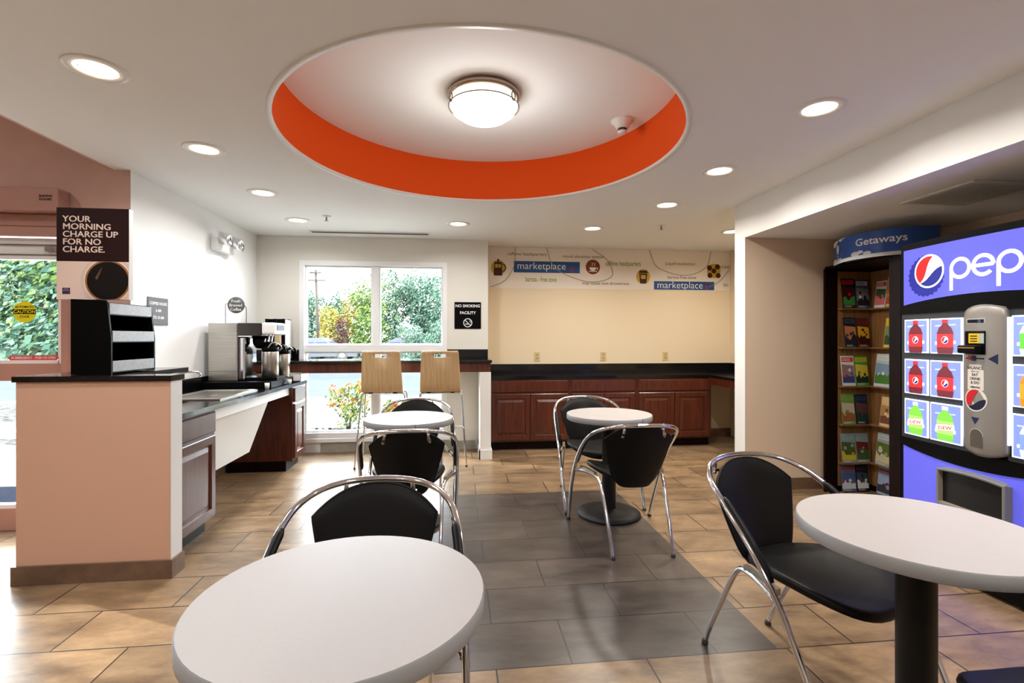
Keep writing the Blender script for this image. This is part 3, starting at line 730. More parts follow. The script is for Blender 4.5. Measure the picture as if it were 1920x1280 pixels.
b = MB(); b.tube([(0, 0, .165), (.03, -.05, .185), (.05, -.09, .19)], .006, M['chrome'], 8, 4); b.build('handle', fa)
# bar counter
b = MB(); b.box(XL + .003, XS + .012, 5.27, YB - .015, 1.03, 1.06, M['granite'], b=.006)
bar = b.build('bar_counter'); tag(bar, 'raised black granite bar counter across the window', 'counter')
b = MB(); b.box(XL + .003, XS - .001, 5.30, 5.325, .932, 1.03, M['cherry']); b.box(XS - .022, XS - .001, 5.325, YB - .02, .932, 1.03, M['cherry']); b.build('apron', bar)
b = MB(); b.box(WX1 + .005, XS - .003, YB - .022, YB - .002, 1.06, 1.165, M['granite']); b.box(XL + .003, WX0 - .005, YB - .022, YB - .002, 1.06, 1.165, M['granite']); b.build('backsplash', bar)

# ================================================================== THINGS ON THE COFFEE COUNTER
b = MB(); b.box(-2.2, -1.63, 4.52, 5.11, .858, .915, M['black'], b=.005)
tag(b.build('riser_tray'), 'low black riser tray under the coffee machine and airpots', 'tray')
cm = thing('coffee_machine', 'stainless steel coffee brewer on the left counter', 'coffee machine', (0, 0, .916))
b = MB(); b.box(-2.19, -1.945, 4.6, 4.9, .0, .515, M['steel'], b=.006); b.box(-1.945, -1.74, 4.6, 4.9, .40, .515, mat('dark_brushed_steel', (92, 88, 86), .3, 1), b=.004)
b.box(-2.191, -1.944, 4.598, 4.599, .085, .088, M['rubber']); b.build('housing', cm)
b = MB(); b.box(-1.945, -1.885, 4.62, 4.88, .0, .395, M['chrome'], b=.02); b.build('splash_panel', cm)
b = MB(); b.box(-1.74, -1.63, 4.59, 4.91, .41, .52, M['whiteplastic'], b=.02); b.box(-1.629, -1.626, 4.66, 4.84, .45, .50, M['black']); b.build('control_head', cm)
b = MB(); b.lathe([(.075, .40), (.07, .33), (.045, .29), (.02, .285)], M['black'], 24, (-1.80, 4.75, 0)); b.build('brew_basket', cm)
b = MB()
for k in (-.03, .0, .03): b.tube([(-1.72 + k, 4.72, .41), (-1.72 + k, 4.70, .36), (-1.72 + k, 4.70, .345)], .007, M['chrome'], 8, 3)
b.build('spout', cm)
b = MB(); b.box(-1.88, -1.62, 4.63, 4.87, .0, .03, M['black'], b=.004); b.build('drip_tray', cm)
sg = thing('round_sign', 'small round grey coffee sign on two wire posts above the brewer', 'sign', (-2.03, 4.75, 1.432))
b = MB(); mpS = lambda x, y, z: (x + .02, -.02 - z, y + .165)
b.lathe([(.073, -.006), (.075, 0), (.073, .006)], flat('sign_grey', (96, 98, 98)), 32, mp=mpS); b.build('sign_disc', sg)
b = MB()
for i, t_ in enumerate(('Fresh', 'Brewed', 'Coffee')): b.text(t_, .036, lambda x, y, i=i: (.02 + x, -.0275, .19 - .038 * i + y), M['whiteplastic'], align='CENTER', bold=.01)
b.build('lettering', sg)
b = MB()
b.tube([(-.08, 0, 0), (-.08, 0, .15), (-.075, -.005, .175), (-.05, -.012, .178)], .003, M['matte_black'], 6, 3); b.tube([(.1, 0, 0), (.1, 0, .12), (.096, -.005, .15), (.085, -.012, .165)], .003, M['matte_black'], 6, 3); b.build('post', sg)
def airpot(loc, label, lidred):
    t = thing('airpot', label, 'airpot', loc, 0, 'stainless airpots on the counter')
    b = MB(); b.lathe([(.068, 0), (.072, .005), (.072, .22), (.066, .235)], M['steel'], 28); b.build('body', t)
    b = MB(); b.lathe([(.07, .225), (.073, .24), (.07, .275), (.05, .30), (.03, .305)], M['black'], 28); b.build('lid', t)
    b = MB(); b.box(-.03, .03, -.02, .02, .30, .315, flat('orange_button', (214, 82, 40)) if lidred else M['black'], b=.004); b.build('pump_button', t)
    b = MB(); b.tube([(.05, 0, .27), (.10, 0, .285), (.125, 0, .26), (.128, 0, .225)], .012, M['black'], 10, 4); b.build('spout', t)
    b = MB(); b.tube([(.0, -.072, .25), (.05, -.085, .31), (.1, -.04, .285), (.11, 0, .255)], .005, M['chrome'], 8, 4); b.build('handle', t)
airpot((-1.722, 4.755, .947), 'stainless airpot with black lid under the brewer spout', False)
airpot((-1.712, 5.03, .916), 'stainless airpot with orange button behind the brewer', True)
cb = thing('condiment_box', 'low silver condiment drawer at the far end of coffee counter', 'drawer box', (-1.655, 5.145, .858))
b = MB(); b.box(-.09, .085, 0, .19, 0, .088, M['steel'], b=.004); b.build('case', cb)
b = MB(); b.box(-.08, .076, -.006, 0, .012, .076, M['whiteplastic']); b.build('drawer', cb)
for i, (x, y, h, m, l) in enumerate(((-1.645, 4.47, .05, M['whiteplastic'], 'small white sugar packet holder in front of the riser tray'), (-1.60, 4.90, .045, M['whiteplastic'], 'small white creamer cup near the counter edge'))):
    b = MB(); b.lathe([(.016, 0), (.02, h), (.017, h), (.014, .006)], m, 16); tag(b.build('packet_holder', loc=(x, y, .858)), l, 'holder')
cd_ = thing('cup_dispenser', 'tall black cup dispenser on the left end of the bar', 'dispenser', (-1.93, 5.56, 1.061))
b = MB(); b.box(-.1, .1, -.06, .1, 0, .44, M['black'], b=.006); b.box(-.1, -.07, -.1, -.06, 0, .44, M['black']); b.box(-.015, .015, -.1, -.06, 0, .44, M['black']); b.box(.07, .1, -.1, -.06, .0, .44, M['black']); b.build('case', cd_)
b = MB(); b.box(.1005, .103, -.09, .09, .01, .43, M['nickel']); b.build('side_plate', cd_)
b = MB(); cup = flat('paper_cup', (226, 206, 172))
for k in range(8): b.lathe([(.026, .12 + k * .022), (.034, .17 + k * .022), (.0355, .172 + k * .022)], cup, 20, (-1.89, 5.43, 1.061))
tag(b.build('paper_cups'), 'stack of cream paper cups nested in the black dispenser', 'cups')

# organiser and poster on the half wall
og = thing('condiment_organizer', 'black slotted organizer rack standing on the half wall cap', 'organizer', (-2.115, 2.95, 1.097))
b = MB()
sh = [(.0, 0), (.205, 0), (.205, .20), (.185, .395), (.175, .41), (0, .416)]
b.prism(sh, 'y', 0, .012, M['black']); b.prism([(x, z * .985 if z > .3 else z) for x, z in sh], 'y', .388, .40, M['black']); b.box(0, .01, .012, .388, 0, .41, M['black'])
b.build('frame', og)
for i, (x, z) in enumerate(((.205, .02), (.205, .188), (.190, .342))):
    b = MB(); b.box(.01, x - .003, .012, .388, z - .012, z - .004, M['black']); b.build('shelf', og)
    b = MB(); b.box(x - .006, x + .001, .014, .386, z - .006, z + .054, mat('grey_brushed_label' if i == 0 else 'grey_label_strip', (150, 150, 152), .5, .3, var=.12, vscale=60)); b.build('label_strip', og)
b = MB(); b.box(.01, .17, .012, .388, .395, .402, M['black']); b.build('top_tray', og)
po = thing('poster_box', 'dark brown coffee poster panel on top of the black organizer', 'poster', (-2.222, 3.0, 1.514))
b = MB(); PW, PH = .374, .512
b.box(0, PW, 0, .035, 0, PH, flat('poster_edge', (196, 194, 190)))
b.build('panel', po)
b = MB(); e = -.001
brown = flat('poster_brown', (34, 6, 7)); pale = flat('poster_pale', (232, 206, 192))
b.poly([(0, e, .213), (PW, e, .213), (PW, e, PH), (0, e, PH)], brown); b.poly([(0, e, 0), (PW, e, 0), (PW, e, .213), (0, e, .213)], pale)
o = b.build('print', po, recalc=False)
b = MB()
for i, t_ in enumerate(('YOUR', 'MORNING', 'CHARGE UP', 'FOR NO', 'CHARGE.')): [b.text(t_, .047, lambda x, y, i=i, k=k: (.03 + x + k[0], e * 2 - k[2], PH - .078 - .0425 * i + y + k[1]), flat('poster_text', (240, 214, 200)), sx=1.12) for k in ((0, 0, 0), (.0016, 0, .0001), (.0008, .0012, .0002), (.0024, .0006, .0003))]
b.build('lettering', o, recalc=False)
b = MB()
def clipd(r, dx, ry=None): return [(min(PW - .002, max(0, x)), e * (2 + dx), min(.212, max(.002, z))) for x, z, _ in disc2(.265, .105, r, 48)]
for k, (r, c) in enumerate(((.142, (222, 196, 184)), (.126, (236, 214, 200)), (.118, (160, 106, 62)), (.108, (28, 12, 8)), (.104, (12, 6, 5)))): b.poly(clipd(r, k * .6), flat('coffee_print_%s' % 'abcde'[k], c))
b.poly([(.20, e * 6, .12), (.225, e * 6, .165), (.24, e * 6, .185), (.225, e * 6, .14), (.212, e * 6, .11)], flat('coffee_sheen', (96, 70, 60)))
b.build('coffee_cup_print', o, recalc=False)
b = MB(); b.poly([(.03, e * 2, .03), (.07, e * 2, .03), (.07, e * 2, .065), (.03, e * 2, .065)], flat('logo_violet', (66, 48, 92)))
for k in range(3): b.add(*arc_strip(.05, .046, .004 + .005 * k, .0055 + .005 * k, 0, pi), flat('logo_pale', (190, 150, 160)), False, lambda x, y, z: (x, e * 3, y))
b.build('logo', o, recalc=False)

# ================================================================== WALL THINGS
# coffee hours sign (left wall, faces +X)
sg = thing('hours_sign', 'grey engraved coffee hours sign on the white left wall', 'sign', (XL, 3.83, 1.395))
b = MB(); b.box(.001, .008, 0, .25, 0, .205, mat('silver_sign', (112, 112, 116), .6, spec=.2), b=.002); b.build('plate', sg)
b = MB()
for i, t_ in enumerate(('COFFEE HOURS', '6 AM', 'TO 10 AM')): b.text(t_, .03, lambda x, y, i=i: (.0088, .125 + x, .15 - .052 * i + y), M['whiteplastic'], align='CENTER', bold=.015)
b.build('lettering', sg, recalc=False)
# emergency light
em = thing('emergency_light', 'twin head emergency light high on the left wall', 'emergency light', (XL, 4.74, 2.10))
b = MB(); b.box(.001, .07, 0, .33, 0, .12, M['whiteplastic'], b=.012); b.build('housing', em)
for y in (.05, .29):
    mp = lambda a, c, d, y=y: (.075 + d * .8, y + a, .12 + c - d * .3)
    b = MB(); b.lathe([(.045, -.01), (.055, .0), (.06, .09), (.055, .10), (.045, .085), (.02, .07)], M['chrome'], 24, mp=mp); b.build('lamp_head', em)
    em_ = em
# no smoking sign
ns = thing('no_smoking_sign', 'black square no smoking sign right of the window', 'sign', (-.043, YB, 1.405))
b = MB(); b.box(0, .31, -.007, -.001, 0, .312, M['black'], b=.0025); b.build('plate', ns)
b = MB()
b.text('NO SMOKING', .046, lambda x, y: (.155 + x, -.0078, .252 + y), M['whiteplastic'], align='CENTER', bold=.02, sx=.98); b.text('FACILITY', .046, lambda x, y: (.155 + x, -.0078, .172 + y), M['whiteplastic'], align='CENTER', bold=.02)
b.build('lettering', ns, recalc=False)
b = MB(); mpn = lambda x, y, z=0: (.155 + x, -.0078, .07 + y)
v_, f_ = arc_strip(0, 0, .043, .052, 0, 2 * pi, 32); b.add(v_, f_, M['whiteplastic'], False, mpn)
b.poly([(-.034, .028, 0), (-.028, .034, 0), (.034, -.028, 0), (.028, -.034, 0)], M['whiteplastic'], mpn); b.poly([(-.03, -.02, 0), (.02, -.02, 0), (.02, -.01, 0), (-.03, -.01, 0)], M['whiteplastic'], mpn)
v_, f_ = arc_strip(.02, .01, .01, .014, -1, 2); b.add(v_, f_, M['whiteplastic'], False, mpn); b.build('symbol', ns, recalc=False)
# outlets
for x, l in ((1.0, 'left ivory wall outlet above the alcove worktop'), (1.865, 'middle ivory wall outlet above the alcove worktop'), (2.70, 'right ivory wall outlet above the alcove worktop')):
    t = thing('wall_outlet', l, 'outlet', (x, YA, 1.06), 0, 'ivory outlets on the alcove wall')
    b = MB(); b.box(-.036, .036, -.007, -.001, -.058, .058, M['ivory'], b=.002); b.build('cover_plate', t)
    for z in (-.022, .022):
        b = MB(); b.box(-.017, .017, -.0095, -.007, z - .015, z + .015, flat('ivory_dark', (196, 170, 116)), b=.001); b.box(-.007, -.005, -.0098, -.0094, z - .004, z + .006, M['black']); b.box(.005, .007, -.0098, -.0094, z - .004, z + .006, M['black']); b.build('socket', t)
# printed wall border
wb = thing('wallpaper_border', 'printed coffee themed wallpaper border along the top of alcove wall', 'border', (0, YA, 0))
b = MB(); b.box(XS + .002, XR - .002, -.003, -.001, 1.925, CZ - .002, flat('border_paper', (238, 228, 216), .8)); b.build('border_strip', wb)
BLUE = flat('sign_blue', (44, 84, 140)); GRN = flat('border_green', (132, 146, 62)); BRN = flat('border_brown', (92, 66, 52)); DK = flat('icon_brown', (66, 30, 20)); MUST = flat('icon_mustard', (196, 160, 56)); LINE = flat('border_line', (168, 148, 122)); REDG = flat('swirl_red', (176, 40, 70))
def wmap(x0, z0, d=.004): return lambda x, y, z=0: (x0 + x, -d, z0 + y)
for k, (x0, z0, W_, H_) in enumerate(((.70, 2.128, .855, .145), (2.545, 1.93, .83, .11))):
    b = MB(); b.box(x0, x0 + W_, -.0042, -.0032, z0, z0 + H_, BLUE)
    o = b.build('name_panel', wb)
    b = MB(); b.text('marketplace', .128, wmap(x0 + .04, z0 + (.045 if k == 0 else .02), .0048), M['whiteplastic'], sx=1.0, bold=-.004)
    b.build('lettering', o, recalc=False)
    b = MB()
    for q in range(3): v_, f_ = arc_strip(x0 + W_ - .085, z0 + .065 - .012 * q, .018 + .008 * q, .024 + .008 * q, .2 + .5 * q, 4.6 + .3 * q, 16); b.add(v_, f_, REDG, False, lambda x, y, z: (x, -.0048, y))
    b.build('swirl_mark', o, recalc=False)
def line_text(t_, x, z, s_, m, sx=1, bold=0): 
    b = MB(); b.text(t_, s_, wmap(x, z), m, sx=sx, bold=bold); b.build('lettering', wb, recalc=False)
line_text('caffeine headquarters', .62, 2.345, .058, BRN); line_text('mood elevation station', 1.33, 2.325, .058, BRN); line_text('may cause non-drowsiness', 1.585, 1.985, .058, BRN)
line_text('Liquid motivation', 2.70, 2.255, .058, BRN); line_text('barista-free zone', 2.73, 2.075, .058, BRN)
line_text('barista - free zone', .85, 2.015, .088, GRN, .62, .012); line_text('caffeine headquarters', 1.895, 2.235, .088, GRN, .62, .012); line_text('mood elevation', 3.43, 2.22, .075, GRN, .4, .01); line_text('caffeine', 3.50, 1.98, .07, GRN, .35, .01)
def swoosh(pts):
    b = MB(); b.tube([(x, -.0075, z) for x, z in pts], .004, LINE, 6, 8); b.build('swoosh_line', wb)
swoosh([(.72, 2.44), (.70, 2.2), (.58, 2.02), (.40, 1.94)]); swoosh([(1.12, 2.44), (1.22, 2.2), (1.5, 2.06), (1.75, 2.02), (1.98, 2.1), (1.92, 2.3), (1.72, 2.44)])
swoosh([(2.48, 2.44), (2.6, 2.22), (2.95, 2.12), (3.25, 2.22), (3.33, 2.44)]); swoosh([(3.3, 1.97), (3.45, 2.05), (3.58, 2.2)])
def icon(x, z, c, fn):
    b = MB(); b.poly(disc2(0, 0, .095), c, wmap(x, z)); o = b.build('coffee_icon', wb, recalc=False)
    b = MB(); fn(b, wmap(x, z, .0048)); b.build('icon_drawing', o, recalc=False)
def press(b, mp):
    b.poly([(-.055, -.1, 0), (.045, -.1, 0), (.05, -.085, 0), (.045, .07, 0), (-.05, .07, 0), (-.06, -.085, 0)], DK, mp); v_, f_ = arc_strip(.045, .0, .04, .055, -1.4, 1.4); b.add(v_, f_, DK, False, mp)
    b.poly([(-.015, .07, 0), (.01, .07, 0), (.006, .11, 0), (-.01, .11, 0)], DK, mp); b.poly([(-.04, 0, 0), (-.008, 0, 0), (-.008, .045, 0), (-.04, .045, 0)], MUST, lambda x, y, z: (mp(x, y)[0], -.0052, mp(x, y)[2])); b.poly([(.0, 0, 0), (.032, 0, 0), (.032, .045, 0), (0, .045, 0)], MUST, lambda x, y, z: (mp(x, y)[0], -.0052, mp(x, y)[2]))
def cupi(b, mp):
    W_ = M['whiteplastic']; b.add(*arc_strip(0, -.005, 0, .045, pi, 2 * pi), W_, False, mp); b.add(*arc_strip(.05, -.02, .01, .018, -1.5, 1.5), W_, False, mp); b.poly([(-.06, -.06, 0), (.06, -.06, 0), (.045, -.05, 0), (-.045, -.05, 0)], W_, mp)
    for x in (-.02, .01): b.poly([(x, .01, 0), (x + .014, .03, 0), (x + .004, .06, 0), (x + .022, .04, 0), (x + .01, .012, 0)], W_, mp)
def togo(b, mp):
    b.poly([(-.042, -.09, 0), (.042, -.09, 0), (.055, .04, 0), (-.055, .04, 0)], DK, mp); b.poly([(-.062, .045, 0), (.062, .045, 0), (.05, .08, 0), (-.05, .08, 0)], DK, mp)
    b.poly([(-.03, -.03, 0), (.03, -.03, 0), (.034, .02, 0), (-.034, .02, 0)], MUST, lambda x, y, z: (mp(x, y)[0], -.0052, mp(x, y)[2]))
def beans(b, mp):
    for x, y in ((0, 0), (-.06, .04), (.05, .055), (-.055, -.06), (.06, -.06)): b.poly(disc2(x, y, .035, 18), DK, mp)
icon(.505, 2.185, MUST, press); icon(1.727, 2.212, flat('icon_rust', (128, 62, 30)), cupi); icon(2.40, 2.097, MUST, togo); icon(3.37, 2.185, MUST, beans)

# ================================================================== CEILING THINGS
def lamp(name, kind, loc, e, size, colr, parent=None, spread=pi):
    d = bpy.data.lights.new(name, 'AREA'); d.shape = 'DISK'; d.size = size; d.energy = e; d.color = colr; d.spread = spread
    o = bpy.data.objects.new(name, d); col.objects.link(o); o.location = loc
    if parent: o.parent = parent
    return o
def make_downlight(label):
    t = thing('recessed_downlight', label, 'ceiling light', (0, 0, CZ), 0, 'round recessed downlights in the ceiling')
    b = MB(); b.lathe([(.076, .0), (.080, -.006), (.112, -.007), (.118, -.003), (.118, -.0005)], M['whiteplastic'], 40, cap0=False, cap1=False); b.build('trim_ring', t)
    b = MB(); b.lathe([(.078, -.001), (.058, -.0035), (.057, -.0035)], M['glow_warm'], 40, cap0=False, cap1=False); b.build('reflector', t)
    b = MB(); b.lathe([(.057, -.0025), (.001, -.0028)], M['glow_warm'], 32, cap0=False, cap1=False); b.lathe([(.057, -.0036), (.059, -.006), (.061, -.0036)], flat('lens_rim', (214, 196, 160)), 40, cap0=False, cap1=False); b.build('lens', t)
    lamp('downlight_lamp', 'A', (0, 0, -.012), DOWN_W, .17, (.99, 1, 1), t, radians(160))
    return t
DL = [(-1.54, 2.287, 'largest recessed downlight at upper left of the ceiling'), (-1.54, 3.19, 'second recessed downlight down the left row from the camera'), (-1.54, 4.10, 'third recessed downlight down the left row'), (-1.56, 5.02, 'last left row downlight closest to the window wall corner'),
      (0, 5.0, 'downlight above the window right of the linear vent'), (1.405, 5.055, 'downlight in front of the printed wallpaper border'), (1.795, 4.09, 'third right row downlight beyond the orange ring'), (1.79, 3.216, 'second right row downlight beside the orange ring'), (1.80, 2.285, 'largest downlight at the upper right near the white soffit'), (2.947, 5.043, 'alcove downlight half hidden behind the soffit corner'),
      (-1.54, 1.38, 'added unseen fill downlight at left just behind the camera'), (1.80, 1.38, 'added unseen fill downlight at right just behind the camera'), (-1.54, .3, 'added unseen fill downlight at left well behind the camera'), (1.80, .3, 'added unseen fill downlight at right well behind the camera'), (.13, -.6, 'added unseen fill downlight in mid room behind the camera'), (-1.54, -.9, 'rearmost added unseen fill downlight at left behind the camera'), (1.80, -.9, 'rearmost added unseen fill downlight at right behind the camera')]  # fittings behind the camera are unseen, added to brighten the room
d0 = make_downlight(DL[0][2]); d0.location = (DL[0][0], DL[0][1], CZ)
for x, y, l in DL[1:]:
    q = dup(d0, (x, y, CZ), 0, l)
    k = 1.75 if (x > 1.2 and y > 4.5) else (1.5 if (x > 1 and y > 0) else 1)     # extra light added to right hand lamps to brighten alcove and soffit
    for ch in q.children:
        if ch.type == 'LIGHT' and k != 1: ch.data = ch.data.copy(); ch.data.energy *= k; ch.data.color = (1, .95, .86)
for x, y, l in ((-3.6, 2.2, 'added unseen lobby fill downlight nearest the entrance door'), (-3.6, .4, 'added unseen lobby fill downlight in the middle of the taller ceiling'), (-5.4, 2.2, 'added unseen lobby fill downlight far left near the entrance'), (-5.4, .4, 'added unseen lobby fill downlight far left behind the camera')): dup(d0, (x, y, 3.1), 0, l)  # unseen lobby lamps added as fill for the entrance wall
# dome light
dm = thing('dome_light', 'round frosted flush ceiling light in the orange recess', 'ceiling light', (RX, RY, RZ))
b = MB(); b.lathe([(.16, 0), (.215, -.004), (.218, -.03), (.205, -.042), (.195, -.04)], M['nickel'], 48, cap1=False); b.build('rim', dm)
b = MB(); b.lathe([(.195, -.038), (.205, -.075), (.19, -.115), (.14, -.15), (.07, -.168), (.001, -.172)], M['glow_dome'], 48, cap0=False, cap1=False); b.build('shade', dm)
b = MB()
for k in range(3):
    a = pi / 2 * 0 - pi / 2 + 2 * pi * k / 3 + .9; c, s_ = cos(a), sin(a); rr_ = .211
    mp = lambda x, y, z, c=c, s_=s_: (c * rr_ - s_ * x + c * z, s_ * rr_ + c * x + s_ * z, -.072 + y)
    b.tube([(.018 * cos(t), .026 * sin(t), 0) for t in [2 * pi * i / 14 for i in range(14)]], .0035, flat('dark_bronze', (92, 78, 58), .4), 6, 1, closed=True, mp=mp)
b.tube([(.2125 * cos(t), .2125 * sin(t), -.088) for t in [2 * pi * i / 48 for i in range(48)]], .003, flat('dark_bronze', (92, 78, 58), .4), 6, 1, closed=True)
b.build('band', dm)
pl = bpy.data.lights.new('dome_lamp', 'POINT'); pl.energy = DOME_W; pl.shadow_soft_size = .12; pl.color = (1, .98, .94)
plo = bpy.data.objects.new('dome_lamp', pl); col.objects.link(plo); plo.parent = dm; plo.location = (0, 0, -.30)
# smoke detector
sm = thing('smoke_detector', 'white cone shaped smoke detector in the round ceiling recess', 'detector', (1.113, 3.254, RZ))
b = MB(); b.lathe([(.078, 0), (.078, -.012), (.06, -.022), (.045, -.05), (.034, -.056)], M['whiteplastic'], 32); b.build('housing', sm)
b = MB(); b.lathe([(.03, -.055), (.03, -.075), (.026, -.075)], M['rubber'], 24, cap1=False); b.lathe([(.033, -.073), (.03, -.088), (.02, -.09)], M['whiteplastic'], 24); b.build('sensor_cage', sm)
for x, y, l in ((-1.238, 4.82, 'white fire sprinkler near the linear vent'), (2.064, 4.835, 'white fire sprinkler on the ceiling before the alcove')):
    t = thing('sprinkler', l, 'sprinkler', (x, y, CZ), 0, 'ceiling fire sprinklers')
    b = MB(); b.lathe([(.04, 0), (.04, -.004), (.02, -.008)], M['whiteplastic'], 20); b.build('escutcheon', t)
    b = MB(); b.lathe([(.008, -.006), (.008, -.04), (.02, -.045), (.02, -.047)], M['nickel'], 12); b.build('sprinkler_head', t)
ve = thing('linear_vent', 'long slim linear air vent in the ceiling before the window', 'vent', (-.95, 5.52, CZ))
b = MB(); b.box(-.64, .64, -.055, -.04, -.008, -.0005, M['whiteplastic']); b.box(-.64, .64, .04, .055, -.008, -.0005, M['whiteplastic']); b.box(-.64, -.62, -.04, .04, -.008, -.0005, M['whiteplastic']); b.box(.62, .64, -.04, .04, -.008, -.0005, M['whiteplastic']); b.build('frame', ve)
b = MB()
for k in range(3): b.box(-.62, .62, -.035 + .025 * k, -.031 + .025 * k, -.012, -.0008, flat('vent_grey', (130, 130, 132)))
b.build('blade', ve)
gr = thing('soffit_grille', 'square grey return air grille under the soffit', 'vent', (2.98, 2.585, SZ))
b = MB(); b.box(-.225, .225, -.225, .225, -.012, -.0006, flat('grille_grey', (222, 221, 216), .5), b=.004); b.build('frame', gr)
b = MB()
for k in range(16): b.box(-.2, .2, -.195 + k * .025, -.185 + k * .025, -.0145, -.0121, flat('grille_slat', (206, 205, 200)))
b.build('slat', gr)

# ================================================================== VENDING MACHINE (front faces -X, bulging)
VC, VH, VT = 2.225, .51, 1.86
def VX(y, off=0): return 2.655 + .035 * ((y - VC) / VH) ** 2 - off
vm = thing('vending_machine', 'tall backlit blue drinks vending machine in the niche', 'vending machine', (0, 0, 0))
def cpanel(b, y0, y1, zl, zh, off, m, th=.004, ny=16, nz=1):
    """curved panel hugging the bulging front; zl / zh are numbers or functions of y"""
    fl = zl if callable(zl) else (lambda y: zl); fh = zh if callable(zh) else (lambda y: zh)
    R0 = []; R1 = []
    ysq = [y0 + (y1 - y0) * i / ny for i in range(ny + 1)]
    loop = [(y, fl(y)) for y in ysq] + [(y, fh(y)) for y in reversed(ysq)]
    vs = []; fs = []
    for i, y in enumerate(ysq):
        for z in (fl(y), fh(y)):
            vs += [(VX(y, off), y, z), (VX(y, off - th), y, z)]
    for i in range(ny):
        a = 4 * i; c = a + 4
        fs += [(a, c, c + 2, a + 2), (a + 1, a + 3, c + 3, c + 1), (a, a + 1, c + 1, c), (a + 2, c + 2, c + 3, a + 3)]
    fs += [(0, 2, 3, 1), (4 * ny, 4 * ny + 1, 4 * ny + 3, 4 * ny + 2)]
    b.add(vs, fs, m)
YN, YF = VC - VH, VC + VH - .005       # near and far edges
b = MB()
ring_ = [(VX(YN + (YF - YN) * i / 20), YN + (YF - YN) * i / 20) for i in range(21)] + [(3.62, YF), (3.62, YN)]
b.prism(ring_, 'z', .02, VT, M['black']); b.box(2.78, 3.55, YN + .03, YF - .03, 0, .02, M['black']); b.build('cabinet', vm)
VB = glow('vending_blue', (84, 86, 226), .55)
zarch = lambda y: 1.487 + .045 * (1 - ((y - VC) / VH) ** 2)
b = MB(); cpanel(b, YN + .035, YF - .028, zarch, 1.822, .006, VB); hs = b.build('header_sign', vm)
# lettering on the header: s runs towards -Y from the far edge
def vmap(s0, z0, off=.0075): return lambda x, y, z=0: (VX(YF - s0 - x, off), YF - s0 - x, z0 + y)
b = MB(); WHT = glow('vending_white', (246, 248, 255), .8)
LM = vmap(0, 1.671)
def stroke_p(b, cx):
    b.add(*arc_strip(cx, 0, .039, .058, 0, 2 * pi, 40), WHT, False, LM); b.poly([(cx - .058, -.115, 0), (cx - .039, -.115, 0), (cx - .039, 0.0, 0), (cx - .058, 0.0, 0)], WHT, LM)
stroke_p(b, .39)
b.add(*arc_strip(.507, 0.0, .039, .058, .0, 2 * pi - .75, 34), WHT, False, LM); b.poly([(.46, -.009, 0), (.556, -.009, 0), (.565, .009, 0), (.46, .009, 0)], WHT, LM)
stroke_p(b, .627)
b.add(*arc_strip(.735, .028, .012, .030, .4, 4.7, 16), WHT, False, LM); b.add(*arc_strip(.735, -.028, .012, .030, -2.7, 1.57, 16), WHT, False, LM)
b.poly([(.785, -.057, 0), (.803, -.057, 0), (.803, .057, 0), (.785, .057, 0)], WHT, LM); b.poly(disc2(.794, .088, .014, 14), WHT, LM)
b.build('lettering', hs, recalc=False)
VR = glow('globe_red', (232, 30, 34), .5); VN = glow('globe_blue', (28, 36, 130), .4); CAPB = glow('cap_blue', (30, 36, 140), .35)
def globe(b, cx, cz, r, off, rot=0, red=None, blue=None, wht=None, mapf=vmap):
    red = red or VR; blue = blue or VN; wht = wht or WHT
    mp = lambda d, rot=0: (lambda x, y, z=0: mapf(cx, cz, off + d)(x * cos(rot) - y * sin(rot), x * sin(rot) + y * cos(rot)))
    b.poly(disc2(0, 0, r * 1.12, 40), wht, mp(0))
    top = lambda t: .20 * r + .13 * r * sin(t * 2.6); bot = lambda t: -.30 * r + .12 * r * sin(t * 2.6)
    def seg(fn, up, m, rot):
        ts = [-1 + 2 * i / 40 for i in range(41)]
        for i in range(40):
            q = []
            for t in (ts[i], ts[i + 1]):
                h = sqrt(max(0, 1 - t * t)) * r; z = max(-h, min(h, fn(t))); q.append((t * r, z, h if up else -h))
            b.add([(q[0][0], q[0][1], 0), (q[1][0], q[1][1], 0), (q[1][0], q[1][2], 0), (q[0][0], q[0][2], 0)], [(0, 1, 2, 3)], m, False, mp(.0006, rot))
    seg(top, True, red, .84 + rot); seg(bot, False, blue, .35 + rot)
b = MB(); cxg, czg = .205, 1.678
cap = []
for i in range(48):
    a = 2 * pi * i / 48; r = .112 + (.009 if i % 2 else 0); cap.append((r * cos(a), r * sin(a), 0))
mcap = vmap(cxg - .022, czg - .024, .0068)
b.poly(cap, CAPB, mcap); globe(b, cxg, czg, .085, .0075, .12); b.build('globe_logo', hs, recalc=False)
